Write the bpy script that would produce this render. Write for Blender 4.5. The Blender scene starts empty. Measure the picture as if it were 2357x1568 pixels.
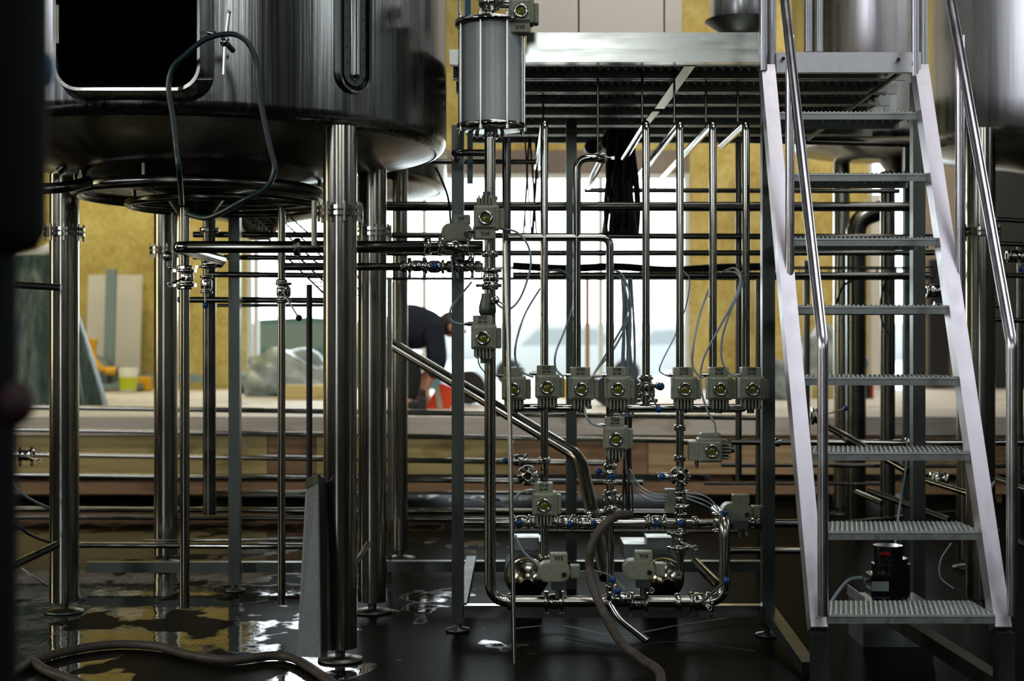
import bpy, bmesh, math, random
from mathutils import Vector, Matrix
random.seed(7)
sc = bpy.context.scene
COL = sc.collection
F = 3274.0; CX = 1178.5; CY = 784.0; ZE = 1.08
V = Vector
def U(px, py, D): return V(((px-CX)*D/F, D, ZE-(py-CY)*D/F))
PI = math.pi

# ------------------------------------------------------------------ materials
M = {}
def nt(name):
    m = bpy.data.materials.new(name); m.use_nodes = True
    t = m.node_tree; b = t.nodes['Principled BSDF']; M[name] = m
    return m, t, b
def plain(name, col, rough=.5, metal=0., **kw):
    m, t, b = nt(name)
    b.inputs['Base Color'].default_value = (*col, 1)
    b.inputs['Roughness'].default_value = rough
    b.inputs['Metallic'].default_value = metal
    for k, v in kw.items(): b.inputs[k].default_value = v
    return m
def noise(t, scale, stretch=(1,1,1), detail=4, rough=.55, coord='Object'):
    tc = t.nodes.new('ShaderNodeTexCoord'); mp = t.nodes.new('ShaderNodeMapping')
    mp.inputs['Scale'].default_value = stretch
    n = t.nodes.new('ShaderNodeTexNoise'); n.inputs['Scale'].default_value = scale
    n.inputs['Detail'].default_value = detail; n.inputs['Roughness'].default_value = rough
    t.links.new(tc.outputs[coord], mp.inputs[0]); t.links.new(mp.outputs[0], n.inputs[0])
    return n
def ramp(t, src, stops):
    r = t.nodes.new('ShaderNodeValToRGB'); e = r.color_ramp.elements
    while len(e) < len(stops): e.new(.5)
    for i, (p, c) in enumerate(stops):
        e[i].position = p; e[i].color = (*c, 1) if len(c) == 3 else c
    t.links.new(src, r.inputs[0]); return r
def rng(t, src, a, b, c=0., d=1.):
    r = t.nodes.new('ShaderNodeMapRange')
    r.inputs[1].default_value = c; r.inputs[2].default_value = d
    r.inputs[3].default_value = a; r.inputs[4].default_value = b
    t.links.new(src, r.inputs[0]); return r
def bump(t, b, src, strength, dist=.01):
    bp = t.nodes.new('ShaderNodeBump'); bp.inputs['Strength'].default_value = strength
    bp.inputs['Distance'].default_value = dist
    t.links.new(src, bp.inputs['Height']); t.links.new(bp.outputs[0], b.inputs['Normal'])
def metal(name, col, r0, r1, scale=6, stretch=(1,1,1), bs=0., tint=None, dist=.002):
    m, t, b = nt(name)
    b.inputs['Metallic'].default_value = 1
    n = noise(t, scale, stretch)
    c2 = tint or tuple(x*.78 for x in col)
    r = ramp(t, n.outputs[0], [(.3, c2), (.7, col)])
    t.links.new(r.outputs[0], b.inputs['Base Color'])
    g = rng(t, n.outputs[0], r0, r1, .3, .7); t.links.new(g.outputs[0], b.inputs['Roughness'])
    if bs: bump(t, b, n.outputs[0], bs, dist)
    return m
metal('polished', (.60,.60,.55), .08, .18, 9, (1,1,.25))
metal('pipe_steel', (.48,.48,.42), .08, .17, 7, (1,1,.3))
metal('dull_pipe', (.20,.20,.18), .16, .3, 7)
metal('leg_steel', (.50,.49,.42), .15, .24, 14, (1,1,.15), .02)
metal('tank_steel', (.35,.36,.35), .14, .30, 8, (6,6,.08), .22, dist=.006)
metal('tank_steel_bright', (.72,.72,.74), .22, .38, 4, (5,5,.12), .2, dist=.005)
metal('satin', (.66,.66,.68), .33, .46, 20, (1,1,.4), .03)
metal('stair_steel', (.74,.72,.76), .34, .46, 22, (1,1,.3), .03)
metal('tread_steel', (.43,.47,.45), .42, .6, 40, (1,1,1), .1)
metal('frame_steel', (.13,.145,.13), .32, .46, 12, (1,1,.3), .05)
metal('beam_steel', (.56,.58,.54), .16, .34, 3, (.8,1,5), .08)
metal('rail_steel', (.74,.71,.74), .20, .28, 22, (1,1,.3), .01)
metal('deck_steel', (.36,.37,.35), .30, .46, 25)
metal('sheet_steel', (.36,.40,.38), .32, .5, 8, (1,1,.3), .05)
plain('black_metal', (.012,.012,.013), .35)
plain('black_rubber', (.012,.014,.014), .5)
plain('hose_teal', (.010,.028,.032), .30)
plain('black_gloss', (.006,.006,.008), .18); plain('painted_dark_inside', (.001,.001,.001), 1., **{'Specular IOR Level': 0.})
plain('dark_shell', (.003,.004,.004), .7, **{'Specular IOR Level': .12})
plain('red_plastic', (.35,.01,.01), .4)
plain('dark_red', (.022,.001,.001), .7)
plain('blue_knob', (.006,.07,.26), .25)
plain('teal_part', (.015,.12,.22), .4)
plain('cable_grey', (.30,.38,.40), .45)
plain('cable_dark', (.012,.016,.018), .5)
plain('white_rag', (.75,.75,.72), .8)
plain('indicator', (.15,.145,.008), .12, 0, **{'Coat Weight': .6})
plain('ink', (.012,.014,.010), .6)
plain('name_plate', (.32,.37,.38), .45, .3)
plain('skin', (.50,.25,.17), .55)
plain('hair', (.035,.018,.010), .7)
plain('trousers', (.008,.008,.010), .85)
plain('orange_cloth', (.75,.07,.012), .7)
plain('reflective_tape', (.45,.45,.42), .4)
plain('yellow_plastic', (.75,.40,.01), .4)
plain('lime', (.55,.62,.02), .5)
plain('white_plastic', (.70,.70,.64), .45)
plain('aluminium_dull', (.22,.30,.31), .55, .3)
plain('car_teal', (.012,.06,.075), .3)
plain('car_glass', (.06,.09,.10), .2)
plain('car_white', (.7,.72,.74), .5); plain('car_glass_washed', (.42,.46,.48), .6)  # second car glass: washed-out daylight is painted into its pale colour
plain('tyre', (.01,.01,.01), .7)
plain('pale_panel', (.78,.74,.66), .55)
plain('pale_column', (.62,.60,.56), .7)
plain('white_frame', (.6,.62,.6), .5)
plain('wood_stick', (.36,.17,.05), .6)
m, t, b = nt('valve_paint')
n = noise(t, 60); r = ramp(t, n.outputs[0], [(.3, (.22,.245,.155)), (.7, (.32,.34,.235))])
t.links.new(r.outputs[0], b.inputs['Base Color']); b.inputs['Roughness'].default_value = .42
bump(t, b, n.outputs[0], .15, .001)
m, t, b = nt('panel_grey')
n = noise(t, 90); r = ramp(t, n.outputs[0], [(.3, (.12,.145,.15)), (.7, (.19,.215,.22))])
t.links.new(r.outputs[0], b.inputs['Base Color']); b.inputs['Roughness'].default_value = .5
b.inputs['Metallic'].default_value = .25
m, t, b = nt('navy_cloth')
n = noise(t, 40); r = ramp(t, n.outputs[0], [(.3, (.004,.007,.018)), (.7, (.008,.014,.03))])
t.links.new(r.outputs[0], b.inputs['Base Color']); b.inputs['Roughness'].default_value = .95
bump(t, b, n.outputs[0], .3, .01)
m, t, b = nt('brown_hose')
n = noise(t, 35); r = ramp(t, n.outputs[0], [(.3, (.035,.029,.02)), (.7, (.08,.066,.046))])
t.links.new(r.outputs[0], b.inputs['Base Color']); b.inputs['Roughness'].default_value = .6
bump(t, b, n.outputs[0], .3, .003)
m, t, b = nt('tarp')
n = noise(t, 7, (3,3,.5)); r = ramp(t, n.outputs[0], [(.3, (.012,.035,.032)), (.55, (.04,.075,.06)), (.75, (.10,.15,.11))])
t.links.new(r.outputs[0], b.inputs['Base Color']); b.inputs['Roughness'].default_value = .35
bump(t, b, n.outputs[0], .4, .03)
m, t, b = nt('clear_wrap')
n = noise(t, 5); r = ramp(t, n.outputs[0], [(.3, (.10,.16,.18)), (.7, (.48,.52,.52))])
t.links.new(r.outputs[0], b.inputs['Base Color']); b.inputs['Roughness'].default_value = .3
bump(t, b, n.outputs[0], .8, .05)
m, t, b = nt('osb')
n = noise(t, 3.2, (1,1,1), 6, .7); n2 = noise(t, 28, (1,1,.6), 3, .6)
mx = t.nodes.new('ShaderNodeMath'); mx.operation = 'MULTIPLY_ADD'; mx.inputs[1].default_value = .45
t.links.new(n2.outputs[0], mx.inputs[0])
ms = t.nodes.new('ShaderNodeMath'); ms.operation = 'MULTIPLY'; ms.inputs[1].default_value = .6
t.links.new(n.outputs[0], ms.inputs[0]); t.links.new(ms.outputs[0], mx.inputs[2])
r = ramp(t, mx.outputs[0], [(.36, (.36,.24,.06)), (.52, (.50,.39,.11)), (.66, (.62,.53,.21))])
t.links.new(r.outputs[0], b.inputs['Base Color']); b.inputs['Roughness'].default_value = .7
def timber(name, c0, c1, c2):
    m, t, b = nt(name)
    n = noise(t, 5, (.35,2,9), 7, .62)
    r = ramp(t, n.outputs[0], [(.28, c0), (.5, c1), (.72, c2)])
    n3 = noise(t, 2.1, (1,1,2.5), 2, .5)
    k = ramp(t, n3.outputs[0], [(.60, (1,1,1)), (.70, (.45,.36,.28))])
    mm = t.nodes.new('ShaderNodeMix'); mm.data_type = 'RGBA'; mm.blend_type = 'MULTIPLY'; mm.inputs[0].default_value = .8
    t.links.new(r.outputs[0], mm.inputs[6]); t.links.new(k.outputs[0], mm.inputs[7])
    t.links.new(mm.outputs[2], b.inputs['Base Color']); b.inputs['Roughness'].default_value = .65
    bump(t, b, n.outputs[0], .2, .004)
timber('timber', (.28,.15,.07), (.52,.36,.19), (.62,.48,.28))
timber('timber_yellow', (.34,.26,.10), (.52,.43,.18), (.6,.52,.25))
timber('timber_brown', (.17,.09,.05), (.33,.20,.11), (.44,.29,.17))
timber('deck_top', (.58,.50,.42), (.72,.67,.60), (.80,.76,.70))
m, t, b = nt('wet_floor')
n = noise(t, 1.1, (1,1,1), 5, .6); n2 = noise(t, 9, (1,.55,1), 3, .5); n3 = noise(t, 70, (1,.5,1), 2)
r = ramp(t, n.outputs[0], [(.35, (.004,.0045,.004)), (.7, (.010,.0095,.0075))])
t.links.new(r.outputs[0], b.inputs['Base Color'])
tc = t.nodes.new('ShaderNodeTexCoord'); sx = t.nodes.new('ShaderNodeSeparateXYZ'); t.links.new(tc.outputs['Object'], sx.inputs[0])
wob = t.nodes.new('ShaderNodeMath'); wob.operation = 'MULTIPLY_ADD'; wob.inputs[1].default_value = 2.4; n4 = noise(t, 3.2, (1,.8,1), 3, .6)
t.links.new(n4.outputs[0], wob.inputs[0]); xs_ = t.nodes.new('ShaderNodeMath'); xs_.operation = 'MULTIPLY'; xs_.inputs[1].default_value = .35; t.links.new(sx.outputs[0], xs_.inputs[0]); t.links.new(xs_.outputs[0], wob.inputs[2])     # x + 1.6*noise: dry zone under the skid and the stair
dry = rng(t, wob.outputs[0], 0, 1, .80, .90)
g = rng(t, dry.outputs[0], .04, .30); t.links.new(g.outputs[0], b.inputs['Roughness'])
sp_ = rng(t, dry.outputs[0], .16, .002); t.links.new(sp_.outputs[0], b.inputs['Specular IOR Level'])
ad = t.nodes.new('ShaderNodeMath'); ad.operation = 'MULTIPLY_ADD'; ad.inputs[1].default_value = .12
t.links.new(n3.outputs[0], ad.inputs[0]); t.links.new(n2.outputs[0], ad.inputs[2])
bump(t, b, ad.outputs[0], .16, .010)
m, t, b = nt('dark_wall')
n = noise(t, 2); r = ramp(t, n.outputs[0], [(.3, (.018,.020,.018)), (.7, (.035,.036,.032))])
t.links.new(r.outputs[0], b.inputs['Base Color']); b.inputs['Roughness'].default_value = .85
m, t, b = nt('beige_wall')
n = noise(t, 2); r = ramp(t, n.outputs[0], [(.3, (.22,.18,.13)), (.7, (.34,.28,.21))])
t.links.new(r.outputs[0], b.inputs['Base Color']); b.inputs['Roughness'].default_value = .8
m, t, b = nt('grey_lintel')
n = noise(t, 2); r = ramp(t, n.outputs[0], [(.3, (.17,.14,.12)), (.7, (.26,.22,.19))])
t.links.new(r.outputs[0], b.inputs['Base Color']); b.inputs['Roughness'].default_value = .8
m, t, b = nt('outdoor_ground')
n = noise(t, .8, (1,1,1)); r = ramp(t, n.outputs[0], [(.3, (.74,.76,.75)), (.7, (.88,.89,.88))])
t.links.new(r.outputs[0], b.inputs['Base Color']); b.inputs['Roughness'].default_value = .9
# frosted cylinder of the filter
m, t, b = nt('frosted_glass')
n = noise(t, 5, (1,1,.6)); r = ramp(t, n.outputs[0], [(.3, (.62,.72,.67)), (.7, (.88,.94,.90))])
t.links.new(r.outputs[0], b.inputs['Base Color']); b.inputs['Roughness'].default_value = .25
tl = t.nodes.new('ShaderNodeBsdfTranslucent'); t.links.new(r.outputs[0], tl.inputs[0])
mx = t.nodes.new('ShaderNodeMixShader'); mx.inputs[0].default_value = .35
t.links.new(b.outputs[0], mx.inputs[1]); t.links.new(tl.outputs[0], mx.inputs[2]); t.links.new(mx.outputs[0], t.nodes['Material Output'].inputs[0])
m, t, b = nt('sight_glass')
b.inputs['Base Color'].default_value = (.25,.32,.30,1); b.inputs['Roughness'].default_value = .08
m, t, b = nt('window_glass')
out = t.nodes['Material Output']; tr = t.nodes.new('ShaderNodeBsdfTransparent'); tr.inputs[0].default_value = (.96,.98,.98,1)
gl = t.nodes.new('ShaderNodeBsdfGlossy'); gl.inputs['Roughness'].default_value = .03
fr = t.nodes.new('ShaderNodeFresnel'); fr.inputs[0].default_value = 1.3
mx = t.nodes.new('ShaderNodeMixShader'); t.links.new(fr.outputs[0], mx.inputs[0])
t.links.new(tr.outputs[0], mx.inputs[1]); t.links.new(gl.outputs[0], mx.inputs[2]); t.links.new(mx.outputs[0], out.inputs[0])

# ------------------------------------------------------------------ mesh builder
def frame(d):
    d = d.normalized(); a = V((0,0,1)) if abs(d.z) < .9 else V((1,0,0))
    u = d.cross(a).normalized(); return u, d.cross(u).normalized()
def fillet(pts, b, k=6):
    if b <= 0 or len(pts) < 3: return pts
    out = [pts[0]]
    for i in range(1, len(pts)-1):
        p, q, r = pts[i-1], pts[i], pts[i+1]
        a = (p-q); c = (r-q)
        L = min(b, a.length*.48, c.length*.48)
        if a.length < 1e-6 or c.length < 1e-6: continue
        s = q + a.normalized()*L; e = q + c.normalized()*L
        for j in range(k+1):
            t_ = j/k; out.append(s*(1-t_)**2 + q*2*t_*(1-t_) + e*t_*t_)
    out.append(pts[-1]); return out
def spline(pts, k=8):
    out = []; P = [pts[0]] + list(pts) + [pts[-1]]
    for i in range(1, len(P)-2):
        a, b, c, d = P[i-1], P[i], P[i+1], P[i+2]
        for j in range(k):
            s = j/k
            out.append(.5*((2*b)+(c-a)*s+(2*a-5*b+4*c-d)*s*s+(3*b-a-3*c+d)*s**3))
    out.append(P[-2]); return out
W = {}
class MB:
    def __init__(s): s.v = []; s.f = []; s.s = []
    def add(s, vs, fs, sm):
        o = len(s.v); s.v += [V(x) for x in vs]
        for f in fs: s.f.append([o+i for i in f]); s.s.append(sm)
        return s
    def box(s, c, d, R=None, bev=0., top=None):
        c = V(c); h = V(d)/2; R = R or Matrix.Identity(3)
        if bev > 0:
            bm = bmesh.new(); bmesh.ops.create_cube(bm, size=1)
            for v in bm.verts: v.co = V((v.co.x*d[0], v.co.y*d[1], v.co.z*d[2]))
            bmesh.ops.bevel(bm, geom=bm.edges[:], offset=bev, segments=2, profile=.5, affect='EDGES')
            bm.verts.index_update()
            s.add([c+R@v.co for v in bm.verts], [[v.index for v in f.verts] for f in bm.faces], False); bm.free(); return s
        vs = [c+R@V((x*h.x, y*h.y, z*h.z)) for x in (-1,1) for y in (-1,1) for z in (-1,1)]
        return s.add(vs, [(0,1,3,2),(4,6,7,5),(0,4,5,1),(2,3,7,6),(0,2,6,4),(1,5,7,3)], False)
    def bar(s, p, q, w, h, up=None):      # rectangular bar from p to q
        p, q = V(p), V(q); d = (q-p).normalized(); up = V(up or (0,0,1))
        if abs(d.dot(up)) > .99: up = V((0,1,0))
        x = d.cross(up).normalized(); z = x.cross(d).normalized()
        R = Matrix((x, d, z)).transposed()
        return s.box((p+q)/2, (w, (q-p).length, h), R)
    def cyl(s, p, q, r, r2=None, n=20, caps=True):
        p, q = V(p), V(q); r2 = r if r2 is None else r2; u, w = frame(q-p)
        A = [(math.cos(2*PI*i/n), math.sin(2*PI*i/n)) for i in range(n)]
        a = [p+(u*c+w*d)*r for c, d in A]; b = [q+(u*c+w*d)*r2 for c, d in A]
        s.add(a+b, [(i, (i+1)%n, n+(i+1)%n, n+i) for i in range(n)], True)
        if caps: s.add(a, [list(range(n))[::-1]], False); s.add(b, [list(range(n))], False)
        return s
    def tube(s, pts, r, n=14, closed=False, caps=True):
        pts = [V(p) for p in pts]; m = len(pts); rr = r if isinstance(r, (list, tuple)) else [r]*m
        T = []
        for i in range(m):
            a = pts[(i-1)%m] if closed or i > 0 else pts[i]; b = pts[(i+1)%m] if closed or i < m-1 else pts[i]
            T.append((b-a).normalized())
        u, w = frame(T[0]); rings = []
        for i in range(m):
            u = (u - T[i]*u.dot(T[i])).normalized(); w = T[i].cross(u)
            rings.append([pts[i]+(u*math.cos(2*PI*k/n)+w*math.sin(2*PI*k/n))*rr[i] for k in range(n)])
        vs = [x for g in rings for x in g]; fs = []
        for i in range(m if closed else m-1):
            j = (i+1)%m
            for k in range(n): fs.append((i*n+k, i*n+(k+1)%n, j*n+(k+1)%n, j*n+k))
        s.add(vs, fs, True)
        if caps and not closed: s.add(rings[0], [list(range(n))[::-1]], False); s.add(rings[-1], [list(range(n))], False)
        return s
    def torus(s, c, ax, R, r, n=40, k=12):
        u, w = frame(V(ax)); c = V(c)
        return s.tube([c+(u*math.cos(2*PI*i/n)+w*math.sin(2*PI*i/n))*R for i in range(n)], r, k, True)
    def lathe(s, c, prof, n=64, ax=(0,0,1), sm=True):
        c = V(c); ax = V(ax).normalized(); u, w = frame(ax); vs = []
        for (r, z) in prof:
            for i in range(n): vs.append(c+ax*z+(u*math.cos(2*PI*i/n)+w*math.sin(2*PI*i/n))*max(r, 1e-5))
        fs = [(j*n+i, j*n+(i+1)%n, (j+1)*n+(i+1)%n, (j+1)*n+i) for j in range(len(prof)-1) for i in range(n)]
        return s.add(vs, fs, sm)
    def ball(s, c, r, n=14, sc_=(1,1,1)):
        c = V(c); m = n//2; vs = []
        for j in range(m+1):
            a = PI*j/m
            for i in range(n): vs.append(c+V((math.sin(a)*math.cos(2*PI*i/n)*sc_[0], math.sin(a)*math.sin(2*PI*i/n)*sc_[1], math.cos(a)*sc_[2]))*max(r, 1e-5))
        return s.add(vs, [(j*n+i, (j+1)*n+i, (j+1)*n+(i+1)%n, j*n+(i+1)%n) for j in range(m) for i in range(n)], True)
    def prism(s, pts, d):                 # polygon of 3d points extruded by vector d
        n = len(pts); a = [V(p) for p in pts]; b = [p+V(d) for p in a]
        s.add(a+b, [list(range(n))[::-1], [n+i for i in range(n)]] + [(i, (i+1)%n, n+(i+1)%n, n+i) for i in range(n)], False)
        return s
    def build(s, name, mat, parent=None, origin=None):
        if origin is None:
            xs = [v.x for v in s.v]; ys = [v.y for v in s.v]; zs = [v.z for v in s.v]
            origin = V(((min(xs)+max(xs))/2, (min(ys)+max(ys))/2, min(zs)))
        origin = V(origin)
        me = bpy.data.meshes.new(name); me.from_pydata([v-origin for v in s.v], [], s.f)
        me.polygons.foreach_set('use_smooth', s.s); me.materials.append(M[mat]); me.update()
        bm = bmesh.new(); bm.from_mesh(me); bmesh.ops.recalc_face_normals(bm, faces=bm.faces[:]); bm.to_mesh(me); bm.free()
        o = bpy.data.objects.new(name, me); COL.objects.link(o); W[o] = origin
        if parent: o.parent = parent; o.location = origin - W[parent]
        else: o.location = origin
        return o
def tag(o, label, cat, group=None, kind=None):
    o['label'] = label; o['category'] = cat
    if group: o['group'] = group
    if kind: o['kind'] = kind
    return o
def thing(name, loc, label, cat, group=None):
    o = bpy.data.objects.new(name, None); o.empty_display_size = .05; COL.objects.link(o)
    o.location = V(loc); W[o] = V(loc); return tag(o, label, cat, group)
def struct(name, mb, mat):
    o = mb.build(name, mat); o['kind'] = 'structure'; return o
def copy_tree(o, loc, parent=None):
    c = o.copy(); COL.objects.link(c)
    if parent: c.parent = parent
    else: c.location = loc
    for ch in o.children: copy_tree(ch, None, c)
    return c
def clamp_mb(p, ax, r):
    mb = MB(); p = V(p); ax = V(ax).normalized(); u, w = frame(ax)
    mb.lathe(p, [(r*1.0,-.011),(r*1.38,-.011),(r*1.5,-.004),(r*1.5,.004),(r*1.38,.011),(r*1.0,.011)], 20, ax)
    mb.cyl(p+u*r*1.45-w*r*.1, p+u*(r*1.45+.016), .0055, n=8); mb.box(p+u*(r*1.5+.018), (.012,.012,.012))
    mb.box(p-u*r*1.55, (.014,.014,.014))
    return mb
AX = {'x': (1,0,0), 'y': (0,1,0), 'z': (0,0,1)}
def pipe(label, pts, w, mat='pipe_steel', clamps=(), bend=.05, name='steel_pipe', cat='pipe', group=None, n=16, back=0):
    D = pts[0][2]; r = w/2*D/F; P = [U(*p) for p in pts]
    if back: P.append(P[-1]+V((0,back,0)))
    o = MB().tube(fillet(P, bend), r, n).build(name, mat, None, P[0]); tag(o, label, cat, group)
    for (px, py, d, a) in clamps: clamp_mb(U(px, py, d), AX[a], r).build('clamp', 'polished', o)
    return o

# ------------------------------------------------------------------ room shell
XL, XR, YF, YB, ZT = -9., 9., -7., 15., 6.5
struct('floor', MB().box((0, 4, -.1), (18.4, 22.4, .2)), 'wet_floor')
def xb(px): return (px-CX)*YB/F
def zb(py): return ZE-(py-CY)*YB/F
def wseg(mb, x0, x1, z0, z1): mb.box(((x0+x1)/2, YB+.1, (z0+z1)/2), (x1-x0, .2, z1-z0)); return mb
wb = MB()
wseg(wb, XL, xb(566), 0, ZT)
wseg(wb, xb(566), xb(1588), zb(345), ZT); wseg(wb, xb(1588), xb(1998), 0, ZT); wseg(wb, xb(1998), xb(2112), zb(345), ZT)
struct('wall_back', wb, 'osb')
wl = MB(); wseg(wl, xb(566), xb(1588), zb(398), zb(345)); wseg(wl, xb(1998), xb(2112), zb(360), zb(345))
struct('trim_1', wl, 'grey_lintel')
wr = MB(); wseg(wr, xb(2112), xb(2230), 0, zb(330)); struct('wall_back.001', wr, 'beige_wall')
wr = MB(); wseg(wr, xb(2112), xb(2230), zb(330), ZT); wseg(wr, xb(2230), XR, 0, ZT); struct('wall_back.002', wr, 'dark_wall')
# left wall with one tall bay, front wall with daylight bays, roof with skylights
def wall_x(x, holes, name, mat):          # wall in the y-z plane with rectangular holes (y0,y1,z0,z1)
    mb = MB(); ys = sorted([YF, YB] + [h[0] for h in holes] + [h[1] for h in holes])
    for a, b in zip(ys[:-1], ys[1:]):
        hs = [h for h in holes if h[0] <= a+1e-6 and h[1] >= b-1e-6]
        zz = [(0, ZT)] if not hs else [(0, hs[0][2]), (hs[0][3], ZT)]
        for z0, z1 in zz:
            if z1 > z0: mb.box((x, (a+b)/2, (z0+z1)/2), (.2, b-a, z1-z0))
    struct(name, mb, mat)
def wall_y(y, holes, name, mat):
    mb = MB(); xs = sorted([XL, XR] + [h[0] for h in holes] + [h[1] for h in holes])
    for a, b in zip(xs[:-1], xs[1:]):
        hs = [h for h in holes if h[0] <= a+1e-6 and h[1] >= b-1e-6]
        zz = [(0, ZT)] if not hs else [(0, hs[0][2]), (hs[0][3], ZT)]
        for z0, z1 in zz:
            if z1 > z0: mb.box(((a+b)/2, y, (z0+z1)/2), (b-a, .2, z1-z0))
    struct(name, mb, mat)
HL = [(-4.5, 3.2, 3.5, 5.3), (5.2, 6.0, .9, 4.6)]
HF = [(-4.6, -3.9, .6, 4.8), (-.1, 1.4, 3.5, 5.2), (4.7, 6.0, 3.3, 5.2)]
HS = [(.2, 5.0, -1.2, 2.2)]
HR = [(.8, 1.9, 3.3, 5.6), (6.2, 10.4, 3.2, 5.2)]
wall_x(XL-.1, HL, 'wall_left', 'dark_wall'); wall_x(XR+.1, HR, 'wall_right', 'dark_wall'); wall_y(YF-.1, HF, 'wall_front', 'dark_wall')
mb = MB(); (x0, x1, y0, y1) = HS[0]
for a in ((XL, x0, YF, YB), (x1, XR, YF, YB), (x0, x1, YF, y0), (x0, x1, y1, YB)):
    mb.box(((a[0]+a[1])/2, (a[2]+a[3])/2, ZT+.1), (a[1]-a[0], a[3]-a[2], .2))
struct('ceiling', mb, 'dark_wall')
# back glazing: frames and panes
def window(i, x0, x1, z0, z1, muls, rails):
    fr = MB(); y = YB+.05
    for x in [x0+.03, x1-.03] + muls: fr.box((x, y, (z0+z1)/2), (.05, .09, z1-z0))
    for z in [z0+.03, z1-.03] + rails: fr.box(((x0+x1)/2, y, z), (x1-x0, .08, .05))
    o = struct('window_%d' % i, fr, 'white_frame')
    g = MB().box(((x0+x1)/2, y+.02, (z0+z1)/2), (x1-x0, .008, z1-z0)).build('window_pane', 'window_glass', o)
window(1, xb(566), xb(1588), .02, zb(398), [xb(588), xb(976), xb(1383)], [])
window(2, xb(1998), xb(2112), .02, zb(360), [xb(2052)], [])
# ------------------------------------------------------------------ outside
struct('ground_outside', MB().box((0, 60, -.15), (160, 89.4, .2)), 'outdoor_ground')
def car(label, x, y, L, mat, h=1.45):
    o = thing('car', (x, y, 0), label, 'car')
    def pf(pts): return [V((x+a*L, y-.85, b*h)) for a, b in pts]
    MB().prism(pf([(-.5,.16),(-.5,.5),(-.46,.6),(-.3,.64),(-.18,.97),(.0,1.),(.18,.97),(.33,.66),(.47,.58),(.5,.4),(.5,.16)]), (0,1.7,0)).build('body', mat, o)
    MB().prism(pf([(-.25,.66),(-.16,.92),(0,.94),(.16,.92),(.27,.68)]), (0,-.01,0)).build('side_window', 'car_glass' if mat == 'car_teal' else 'car_glass_washed', o)
    for a in (-.31, .31):
        for yy in (-.86, .66):
            MB().cyl((x+a*L, y+yy, .32), (x+a*L, y+yy+.2, .32), .32, n=24).build('wheel', 'tyre', o)
    MB().box((x-L*.49, y-.6, .72), (.06,.3,.14)).build('headlight', 'yellow_plastic', o)
car('dark teal car parked outside behind the left window', -3.2, 23, 4.2, 'car_teal')
car('pale car parked outside, seen between the manifold pipes', 1.3, 34, 4.4, 'car_white')
car('pale car parked outside right of the hanging cable bundle', 4.6, 40, 4.4, 'car_white')
mb = MB().box((0, 74, 1.0), (70, .3, 2.0)); tag(mb.build('boundary_wall', 'outdoor_ground'), 'pale low boundary wall far outside beyond the cars', 'wall')
# ------------------------------------------------------------------ timber stack
Y0 = 9.4
tag(MB().box((0, 12.1, .515), (16.6, 5.4, .12)).build('timber_slab', 'deck_top'), 'long pale timber slab lying on the stacked beams across the hall', 'timber')
xs = [-8.3, -3.3, -1.62, -1.30, .0, .9, 3.2, 8.3]
mats = ['timber', 'timber_yellow', 'timber_brown', 'timber_yellow', 'timber_brown', 'timber', 'timber_brown']
desc = ['knotty brown glulam beam at the left end of the stack, behind the tank legs', 'yellowish glulam beam left of the leaning grey channel', 'short brown glulam beam between two yellowish ones', 'yellowish glulam beam under the bending person', 'brown glulam beam behind the right half of the valve manifold', 'lighter glulam beam in the stack behind the stair\'s left stringer', 'dark brown glulam beam at the right end of the stack, behind the stair']
for i in range(7):
    tag(MB().box(((xs[i]+xs[i+1])/2, 10.0, .325), (xs[i+1]-xs[i]-.006, 1.14, .262)).build('timber_beam', mats[i]), desc[i], 'timber', 'glulam beams under the slab')
tag(MB().box((-3, 9.95, .0985), (10.6, 1.0, .079)).build('timber_plank', 'timber_brown'), 'long low brown plank beneath the glulam beams, left half', 'timber', 'bottom planks of the stack')
tag(MB().box((5.3, 9.95, .0985), (5.9, 1.0, .079)).build('timber_plank', 'timber_brown'), 'long low brown plank beneath the glulam beams, right half', 'timber', 'bottom planks of the stack')
for i, (x, w_) in enumerate(((-7,'far left'), (-4.3,'left'), (-1.2,'centre left'), (1.4,'centre right'), (3.7,'right'), (7,'far right'))):
    tag(MB().box((x, 10, .166), (.14, 1.0, .054)).build('support_block', 'timber_brown'), 'dark wooden spacer block carrying the timber stack, '+w_, 'block', 'spacer blocks under the timber')
DT = .575
for (x, w_) in ((-7.4,'far left'), (-4.0,'left'), (-.9,'centre'), (3.2,'right'), (7.2,'far right')):
    tag(MB().box((x, 10, .029), (.14, 1.0, .058)).build('support_block', 'timber_brown'), 'low dark wooden sleeper on the floor under the bottom plank, '+w_, 'block', 'floor sleepers under the timber')
# things on the slab, far left
def zdeck(px, py, D): return U(px, py, D)
D1 = 14.2
p = U(232, 900, D1); x = p.x
tag(MB().box((x-.02, 14.75, DT+.60), (.56*1.0, .03, 1.18), Matrix.Rotation(-.10, 3, 'X')).build('white_board', 'pale_column'), 'pale square board leaning on the yellow chipboard wall', 'board')
o = thing('mitre_saw', (x, D1, DT), 'yellow and grey mitre saw standing on the timber slab at left', 'saw')
MB().box((x, D1, DT+.05), (.9, .3, .05)).cyl((x-.35,D1,DT),(x-.35,D1,DT+.05),.02).cyl((x+.4,D1,DT),(x+.4,D1,DT+.05),.02).build('base', 'aluminium_dull', o)
MB().bar((x+.05, D1+.1, DT+.07), (x+.08, D1+.1, DT+1.22), .10, .06, (0,1,0)).build('rail', 'aluminium_dull', o)
MB().tube(spline([V((x-.07,D1,DT+.52)), V((x-.09,D1,DT+.40)), V((x-.06,D1,DT+.30)), V((x+.03,D1,DT+.20))]), .045).build('motor_housing', 'yellow_plastic', o)
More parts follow.
